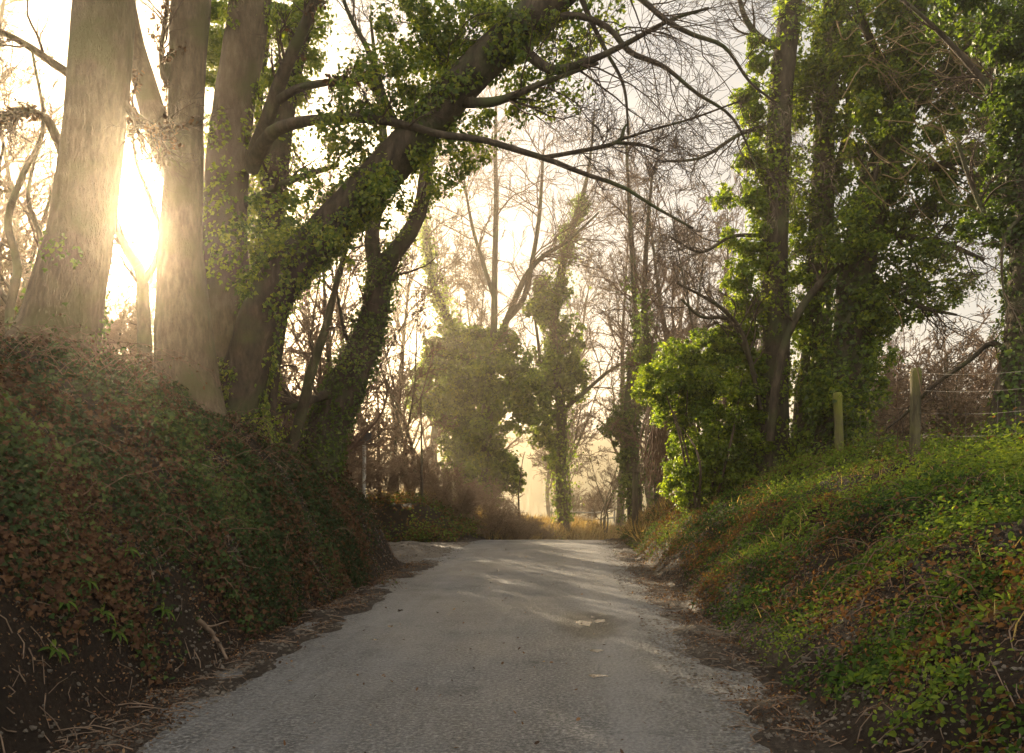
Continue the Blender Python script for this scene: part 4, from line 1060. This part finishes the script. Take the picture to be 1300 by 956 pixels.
for i, (px, Y, s, sx, lab) in enumerate((
    (470, 25, .52, 1.2, 'bare reddish shrub at the mouth of the track, near the pale post'),
    (520, 26, .54, 1.2, 'bare reddish shrub second along the bank from the track mouth'),
    (560, 25.5, .44, 1.4, 'low bare shrub at the foot of the rounded ivy tree'),
    (598, 27, .42, 1.5, 'dense brown shrub directly below the rounded ivy tree'),
    (640, 28.5, .38, 1.6, 'brown shrub sloping down towards the bend'),
    (668, 31, .34, 1.6, 'lowest brown shrub where the bank meets the dry grass'),
    (620, 32, .5, 1.3, 'taller brown shrub behind the row below the ivy tree'),
    (725, 52, .8, 1.4, 'hazy reddish hedge shrub closing the end of the lane'),
    (752, 54, .8, 1.4, 'hazy reddish hedge shrub beside the small many stemmed tree'),
    (1100, 21, 1.0, 1.1, 'tangled bare shrub right behind the shorter fence post'),
    (1150, 24, 1.3, 1.2, 'dense bare shrub behind the tall fence post'),
    (1205, 23, 1.3, 1.2, 'bare shrub right of the tall fence post'),
    (1250, 26, 1.3, 1.2, 'bare shrub nearest the leaning trunk at the right edge'),
    (330, 17.5, .9, .9, 'bare shrub behind the bank beside the leaning trunk'),
    (436, 19.0, .45, .8, 'wispy shrub at the foot of the forked tree'),
    (140, 15, .75, 1.1, 'wispy shrub on the bank top between the two nearest beeches'),
    (362, 19, 1.15, 1.0, 'tall wispy shrub seen right of the leaning trunk foot'),
    (398, 20.5, 1.2, 1.0, 'tall wispy shrub between the slim leaning sapling and the forked tree'),
    (428, 23, 1.15, 1.1, 'shrub showing just right of the forked tree foot'),
    (60, 14, .8, 1.2, 'wispy shrub behind the massive nearest beech'),
    (8, 14.5, 1.0, 1.2, 'wispy shrub on the bank top at the extreme left edge'),
    (262, 17, 1.0, 1.1, 'wispy shrub behind the second and third beeches'),
    (494, 24.2, .46, 1.3, 'bare brown shrub in front of the tall thin sapling'),
    (545, 28.5, .6, 1.3, 'bare brown shrub left of and below the rounded ivy tree'),
    (582, 24.6, .40, 1.5, 'low brown bramble mound at the lane edge below the rounded ivy tree'),
    (625, 25.8, .42, 1.5, 'low brown bramble mound nearest the bend'),
    (655, 29.5, .36, 1.5, 'brown shrub behind the mound nearest the bend'),
    (690, 35, .30, 1.5, 'brown shrub at the foot of the ivy column tree'))):
    place(K_BUSH, px, Y, s, i * 1.9 + .3, lab, 'shrub', SG, sx=sx)

# two dense ivy trees added behind the beeches to keep sun off the lane
IVY_FAR = [o for o in COL.objects if o.get('label', '').startswith('broad ivy smothered')][0]
for px, Y, sc_, rot, lab in ((292, 50, 1.35, 1.0, 'ivy laden tree added to shade the lane, far behind the third beech and the leaning trunk'), (236, 46, 1.3, 2.6, 'ivy laden tree added to shade the lane, far behind the second beech')):
    o = copy_tree(IVY_FAR); X = (px - 650) / 1000 * Y
    o.location = (X, Y, float(height(X, Y)) - .1); o.rotation_euler = (0, 0, rot); o.scale = (.8, .8, sc_); o['label'] = lab

# upright saplings along the hedge by the track
K_SAP = bare_kind('bare_sapling', 4.6, 11, .6, (9, 6, 4), tip=.005)
for i, (px, Y, s, lab) in enumerate((
    (458, 24, .95, 'thin bare sapling just above the pale post'),
    (484, 25, 1.1, 'thin bare sapling in the hedge gap, second from the pale post'),
    (508, 26, 1.05, 'tallest thin sapling in the hedge by the track'),
    (535, 25, .8, 'thin sapling touching the left side of the rounded ivy tree'),
    (655, 33, .8, 'thin sapling between the rounded ivy tree and the column'))):
    place(K_SAP, px, Y, s, i * 1.3, lab, 'sapling', 'thin saplings in the hedge')

# ------------------------------------------------------------------ fence, posts
def post_mesh(mb, x, y, z0, h, r, lx=0.0, ly=0.0, seed=0):
    P = np.array([[x, y, z0 - .3], [x + lx * .3, y + ly * .3, z0 + h * .3], [x + lx * .7, y + ly * .7, z0 + h * .7], [x + lx, y + ly, z0 + h - .012], [x + lx, y + ly, z0 + h]])
    R = np.array([r, r * .99, r * .97, r * .95, r * .80])
    C = catmull(np.hstack([P, R[:, None]]), 24)
    trunk_tube(mb, C[:, :3], C[:, 3], 14, .18, 0, 5, seed)
    n = 14; top = len(C) * n - n
    mb.f.append(np.array([[top + i for i in range(n)]]) + mb.n - len(C) * n)
b0 = at(1160, 572, 11); g0 = float(height(b0[0], b0[1]))
fence = thing('wire_fence', (b0[0], b0[1], g0), 'old wire fence on mossy round posts along the top of the right bank', 'fence')
spots = []
for k, (px, Y, top, w) in enumerate(((1160, 11, 467, 13.5), (1066, 13.7, 498, 12))):
    p = at(px, 560, Y); g = float(height(p[0], p[1])); z1 = EYE + (615 - top) / 1000 * Y
    mb = MB(); post_mesh(mb, p[0], p[1], g, z1 - g, w / 2000 * Y, (.05, -.02)[k], (.03, .05)[k], k * 3 + 1)
    mb.build('post', M['post'], fence); spots.append((p[0], p[1], g, z1))
for px_x, Y in ((5.72, 8.2), (5.55, 16.6)):
    g = float(height(px_x, Y)); mb = MB(); post_mesh(mb, px_x, Y, g, 1.05, .07, -.03, .02, int(Y)); mb.build('post', M['post'], fence); spots.append((px_x, Y, g, g + 1.05))
spots.sort(key=lambda s: s[1])
mb = MB(); PP = []; RR = []
for a, b in zip(spots[:-1], spots[1:]):
    for fr in (.12, .34, .56, .78, .95):
        t = np.linspace(0, 1, 9)[:, None]
        A = np.array([a[0] + .05, a[1], a[2] + (a[3] - a[2]) * fr]); B = np.array([b[0] + .05, b[1], b[2] + (b[3] - b[2]) * fr])
        Q = A + (B - A) * t; Q[:, 2] -= .05 * np.sin(np.pi * t[:, 0]); PP.append(Q); RR.append(np.full(9, .0022))
    for q in np.linspace(.06, .94, 9):
        A = np.array([a[0] + (b[0] - a[0]) * q + .052, a[1] + (b[1] - a[1]) * q, 0]); lo = a[2] + (b[2] - a[2]) * q + .1; hi = lo + .72
        PP.append(np.stack([np.full(9, A[0]), np.full(9, A[1]), np.linspace(lo, hi, 9)], 1)); RR.append(np.full(9, .0016))
tube_batch(mb, np.array(PP), np.array(RR), 4); mb.build('wire', M['wire'], fence)

# arched bramble over the tall post
p = at(1148, 590, 11.6)
br = thing('bramble', (p[0], p[1], float(height(p[0], p[1]))), 'arched bramble stem looping over the top of the tall fence post', 'bramble')
mb = MB(); C = catmull(np.array([at(1140, 590, 11.6), at(1139, 500, 11.4), at(1142, 455, 11.2), at(1150, 446, 11.0), at(1160, 456, 10.85), at(1166, 475, 10.8), at(1170, 500, 10.8)]), 30)
tube_batch(mb, C[None], np.linspace(.009, .005, 30)[None], 6)
C2 = catmull(np.array([at(1148, 447, 11.0), at(1147, 420, 11.0), at(1140, 395, 11.1), at(1125, 375, 11.2)]), 14); tube_batch(mb, C2[None], np.linspace(.007, .004, 14)[None], 6)
mb.build('arched_stem', M['brown_twig'], br)

# post with a flat board by the right verge
p = at(806, 650, 22); g = float(height(p[0], p[1]))
t = thing('wooden_post', (p[0], p[1], g), 'weathered post with a small flat board on top, right verge near the bend', 'post')
mb = MB(); z1 = EYE + (615 - 592) / 1000 * 22; post_mesh(mb, p[0], p[1], g, z1 - g, .085, .02, 0, 4); mb.build('pole', M['bark'], t)
def box(mb, c, s, rot=0):
    v = np.array([(x, y, z) for x in (-1, 1) for y in (-1, 1) for z in (-1, 1)], float) * np.array(s) / 2
    cr, sr = math.cos(rot), math.sin(rot)
    v = np.stack([v[:, 0] * cr - v[:, 1] * sr, v[:, 0] * sr + v[:, 1] * cr, v[:, 2]], 1) + np.array(c)
    mb.add(v, [np.array([[0, 1, 3, 2], [4, 6, 7, 5], [0, 4, 5, 1], [2, 3, 7, 6], [0, 2, 6, 4], [1, 5, 7, 3]])])
mb = MB(); box(mb, (p[0] + .02, p[1], z1 + .03), (.36, .22, .06), .2); box(mb, (p[0] + .09, p[1] - .09, z1 - .09), (.34, .03, .16), .1); mb.build('board', M['bark'], t, smooth=False)

# pale post with a dark head at the track mouth
p = at(462, 640, 20.5); g = float(height(p[0], p[1])); g = min(g, .5)
t = thing('sign_post', (p[0], p[1], g), 'thin pale post with a small dark box head beside the track mouth', 'sign post')
mb = MB(); z1 = EYE + (615 - 556) / 1000 * 20.5
tube_batch(mb, np.array([[[p[0], p[1], g - .3], [p[0], p[1], (g + z1) / 2], [p[0] + .01, p[1], z1]]]), np.full((1, 3), .05), 10); mb.build('pole', M['pale_post'], t)
mb = MB(); box(mb, (p[0], p[1] - .07, z1), (.42, .05, .20), .15); box(mb, (p[0] + .12, p[1] - .1, z1 + .01), (.16, .10, .26), .15); mb.build('sign_head', M['dark_box'], t, smooth=False)

# far post and rail fence at the end of the lane
p = at(752, 655, 50); g = float(height(p[0], p[1]))
t = thing('rail_fence', (p[0], p[1], g), 'low pale rail fence in the mist at the far end of the lane', 'fence')
tops = []
for px in (700, 726, 752, 780):
    q = at(px, 655, 50); gg = float(height(q[0], q[1])); mb = MB(); box(mb, (q[0], q[1], gg + .55), (.12, .12, 1.3)); mb.build('post', M['pale_post'], t, smooth=False); tops.append((q[0], q[1], gg))
for h_ in (.5, .95):
    mb = MB(); tube_batch(mb, np.array([[[a, b - .09, c + h_] for a, b, c in tops]]), np.full((1, 4), .045), 6); mb.build('rail', M['pale_post'], t)

# ------------------------------------------------------------------ ferns, sticks, brambles, roots
def fern(px, py, Y, label, n=10, size=.14, first=[None]):
    X = (px - 650) / 1000 * Y; z = float(height(X, Y))
    _, nn = surf(np.array([X]), np.array([Y])); nn = nn[0]
    if first[0] is None:
        r = thing('fern', (0, 0, 0), label, 'fern'); mb = MB(); rng = np.random.default_rng(5)
        for k in range(n):
            a = k * 2 * math.pi / n + rng.normal() * .25; L = size * rng.uniform(.65, 1.15)
            d = np.array([math.cos(a), math.sin(a), 0]); s = np.linspace(0, 1, 9)
            sp = d * (s * L)[:, None] + np.array([0, 0, 1]) * (L * .75 * (s * 1.25 - s ** 2 * 1.15))[:, None]
            w = L * .085 * np.sin(np.clip(s * 1.02 + .06, 0, 1) * math.pi) ** .6 + .001
            side = np.array([-d[1], d[0], 0])
            v = np.stack([sp - side * w[:, None] + [0, 0, .006], sp, sp + side * w[:, None] + [0, 0, .006]], 1)
            i = np.arange(8)[:, None] * 3
            fc = np.concatenate([i + np.array([[0, 1, 4, 3]]), i + np.array([[1, 2, 5, 4]])])
            mb.add(v.reshape(-1, 3), [fc], np.full(27, rng.uniform(.55, .95)))
        mb.build('fronds', M['cover_green'], r); first[0] = r; o = r
    else: o = copy_tree(first[0])
    o.location = (X, Y, z); o.rotation_euler = Vector((0, 0, 1)).rotation_difference(Vector((nn * .6 + np.array([0, 0, .6])).tolist())).to_euler()
    o['label'] = label; o['group'] = 'strap leaved ferns low on the left bank'
    return o
def bank_hit(px, py):
    Y = np.linspace(3.2, 17, 1400); X = (px - 650) / 1000 * Y
    d = EYE + (615 - py) / 1000 * Y - height(X, Y)
    i = np.nonzero(d < 0)[0]
    return float(Y[i[0]]) if len(i) else 12.0
for px, py, lab in ((78, 768, 'strap leaved fern directly above the lowest corner fern of the left bank'), (128, 780, 'strap leaved fern in the middle of the cluster under the ivy edge'), (143, 805, 'fern on the bare earth nearest the lane'),
                    (66, 830, 'lowest fern, growing in the bottom left corner of the bank'), (105, 740, 'small fern at the lower edge of the ivy'), (205, 778, 'lone fern on bare soil right of the others'),
                    (160, 700, 'fern half hidden in the ivy of the left bank')):
    fern(px, py, bank_hit(px, py), lab)

def stick(pts, r, label, n=24, name='fallen_branch', mat='stick', up=.05):
    Q = []
    for px, py in pts:
        Y = bank_hit(px, py); q = at(px, py, Y); q[1] -= up; q[2] += up * .8; Q.append(q)
    C = catmull(np.array(Q), n); C += np.cumsum(RNG.normal(size=C.shape) * .006, axis=0)
    mb = MB(); R = np.linspace(r, r * .45, n)
    trunk_tube(mb, C, R, 8, .12, 0, 5, len(label))
    A = spawn(*res(C, R), 4, .2, .9, 1, (.4, .9), 6, lenfix=.3, tip=.003); tube_batch(mb, *A, 4)
    o = mb.build(name, M[mat]); return tag(o, label, 'branch', 'fallen branches on the left bank')
stick([(362, 660), (388, 705), (412, 740), (425, 752)], .022, 'long fallen branch sloping down to the end of the left bank')
stick([(240, 575), (258, 605), (268, 628)], .016, 'short fallen branch below the second beech')
stick([(262, 690), (300, 712), (340, 745)], .014, 'thin fallen branch across the middle of the left bank')
stick([(250, 790), (275, 815), (292, 838)], .028, 'thick broken stick low on the bank near the lane')
stick([(150, 680), (185, 690), (215, 712)], .013, 'thin stick lying in the ivy left of the others')
stick([(345, 640), (352, 610), (350, 575)], .012, 'upright thin stick leaning below the leaning trunk')
stick([(10, 580), (60, 590), (120, 585)], .012, 'thin pale stick lying near the upper left edge')

def bramble(label, x0, x1, y0, y1, n, ln, seed):
    rng = np.random.default_rng(seed)
    PP = []
    for k in range(n):
        px = rng.uniform(x0, x1); py = rng.uniform(y0, y1); Y = bank_hit(px, py + 6) + rng.uniform(0, .5)
        X = (px - 650) / 1000 * Y; b = np.array([X, Y, float(height(X, Y))])
        a = rng.uniform(0, 6.28); L = ln * rng.uniform(.5, 1.3)
        s = np.linspace(0, 1, 10)[:, None]
        c = b + np.array([math.cos(a), math.sin(a), 0]) * s * L + np.array([0, 0, 1]) * (L * (1.3 * s - 1.35 * s ** 2)) + np.cumsum(rng.normal(size=(10, 3)) * .012, axis=0)
        PP.append(c)
    PP = np.array(PP); o0 = PP[:, 0].mean(0)
    t = thing('bramble', o0, label, 'bramble'); mb = MB()
    RR = np.repeat(np.linspace(.005, .0025, 10)[None], n, 0); tube_batch(mb, PP, RR, 4)
    A = spawn(PP, RR, 2, .2, .9, 1, (.4, 1), 6, lenfix=ln * .35, tip=.0015); tube_batch(mb, *A, 3)
    mb.build('vines', M['brown_twig'], t)
    i = rng.integers(0, n, n * 9); j = rng.integers(1, 10, n * 9); pos = PP[i, j]
    mb = MB(); leaves(mb, pos, rng.normal(size=pos.shape) + np.array([0, 0, .6]), .045 * rng.uniform(.5, 1.2, len(pos)), rng.uniform(0, 1, len(pos)), 'oval'); mb.build('foliage', M['cover_dark'], t)
bramble('tangled bramble stems on the bank top between the two nearest beeches', 95, 230, 455, 510, 60, .9, 1)
bramble('wiry bramble tangle at the foot of the leaning trunk', 260, 400, 520, 600, 60, .8, 2)
bramble('bramble scrub along the bank top at the extreme left edge', 0, 90, 440, 480, 40, .8, 3)
bramble('trailing bare stems hanging down the lower face of the left bank', 60, 440, 600, 770, 70, .45, 6)
bramble('long arching bramble stems low on the right bank', 960, 1240, 660, 800, 40, .55, 7)
bramble('brambles along the top edge of the right bank below the posts', 1020, 1290, 575, 640, 40, .5, 8)
bramble('thin arching brambles on the nose of the left bank', 380, 480, 600, 680, 30, .5, 4)
# ------------------------------------------------------------------ air, sky, sun, camera
AZ, EL = -24.7, 16.5
SUN = np.array([math.sin(RAD(AZ)) * math.cos(RAD(EL)), math.cos(RAD(AZ)) * math.cos(RAD(EL)), math.sin(RAD(EL))])
mb = MB(); box(mb, (0, 0, 9.5), (640, 640, 49))
hz = mb.build('haze', None, smooth=False) if False else None
m, nt, out = new_mat('damp_air')
pv = nt.nodes.new('ShaderNodeVolumePrincipled')
pv.inputs['Color'].default_value = (1.0, .88, .69, 1); pv.inputs['Density'].default_value = .0030; pv.inputs['Anisotropy'].default_value = .885
nt.links.new(pv.outputs[0], out.inputs['Volume'])
hz = tag(mb.build('haze', m, smooth=False), 'thin golden morning haze filling the lane and the valley', 'haze', kind='stuff')

w = bpy.data.worlds.new('World'); SC.world = w; w.use_nodes = True
nt = w.node_tree; nt.nodes.clear()
out = nt.nodes.new('ShaderNodeOutputWorld')
sky = nt.nodes.new('ShaderNodeTexSky'); sky.sky_type = 'NISHITA'; sky.sun_disc = False
sky.sun_elevation = RAD(EL); sky.sun_rotation = RAD(AZ); sky.dust_density = 1.2; sky.air_density = 1.0
bg = nt.nodes.new('ShaderNodeBackground'); bg.inputs['Strength'].default_value = .05
tc = nt.nodes.new('ShaderNodeTexCoord')
mp = N(nt, 'ShaderNodeMapping'); mp.inputs['Scale'].default_value = (1, 1, 2.6); nt.links.new(tc.outputs['Generated'], mp.inputs[0])
nz = N(nt, 'ShaderNodeTexNoise', Scale=2.6, Detail=9.0, Roughness=.55); nt.links.new(mp.outputs[0], nz.inputs['Vector'])
cr = ramp(nt, [(.36, (.78,) * 3), (.64, (.97,) * 3)]); nt.links.new(nz.outputs['Fac'], cr.inputs[0])
mx = N(nt, 'ShaderNodeMix', data_type='RGBA'); nt.links.new(cr.outputs[0], mx.inputs['Factor'])
nt.links.new(sky.outputs[0], mx.inputs['A']); nz2 = N(nt, 'ShaderNodeTexNoise', Scale=1.9, Detail=7.0, Roughness=.55, Distortion=.4); nt.links.new(mp.outputs[0], nz2.inputs['Vector'])
cr2 = ramp(nt, [(.40, (3.1, 3.12, 3.1)), (.56, (4.35, 4.1, 3.7))]); nt.links.new(nz2.outputs['Fac'], cr2.inputs[0])
nt.links.new(cr2.outputs[0], mx.inputs['B'])
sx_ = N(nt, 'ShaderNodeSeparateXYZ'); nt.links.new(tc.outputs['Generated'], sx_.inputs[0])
# cloud brightened overhead and behind the viewer, added as fill light
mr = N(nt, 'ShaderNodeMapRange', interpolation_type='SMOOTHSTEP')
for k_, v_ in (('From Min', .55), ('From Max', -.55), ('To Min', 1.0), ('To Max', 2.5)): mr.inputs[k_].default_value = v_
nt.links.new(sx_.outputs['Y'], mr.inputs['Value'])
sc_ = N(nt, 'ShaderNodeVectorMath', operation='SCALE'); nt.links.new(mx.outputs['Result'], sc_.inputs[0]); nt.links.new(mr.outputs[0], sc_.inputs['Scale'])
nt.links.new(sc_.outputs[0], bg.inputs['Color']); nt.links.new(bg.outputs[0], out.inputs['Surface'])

ld = bpy.data.lights.new('sun', 'SUN'); ld.energy = 5; ld.angle = RAD(.6); ld.color = (1, .80, .54)
lo = bpy.data.objects.new('sun', ld); COL.objects.link(lo)
lo.rotation_euler = Vector(SUN.tolist()).to_track_quat('Z', 'Y').to_euler()

cd = bpy.data.cameras.new('camera'); cam = bpy.data.objects.new('camera', cd); COL.objects.link(cam)
cam.location = (0, 0, EYE); cam.rotation_euler = (RAD(90), 0, 0)
cd.sensor_width = 36; cd.lens = 36 * 1000 / 1300; cd.shift_y = (615 - 478) / 1300
cd.clip_start = .05; cd.clip_end = 3000
SC.camera = cam

vs = SC.view_settings; vs.view_transform = 'Standard'; vs.look = 'None'; vs.gamma = 1; vs.use_curve_mapping = False; vs.exposure = 2.05
SC.render.engine = 'CYCLES'
cy = SC.cycles
cy.use_denoising = True
try: cy.denoiser = 'OPENIMAGEDENOISE'
except Exception: pass
cy.max_bounces = 6; cy.diffuse_bounces = 3; cy.glossy_bounces = 2; cy.transmission_bounces = 3; cy.transparent_max_bounces = 6; cy.volume_bounces = 1
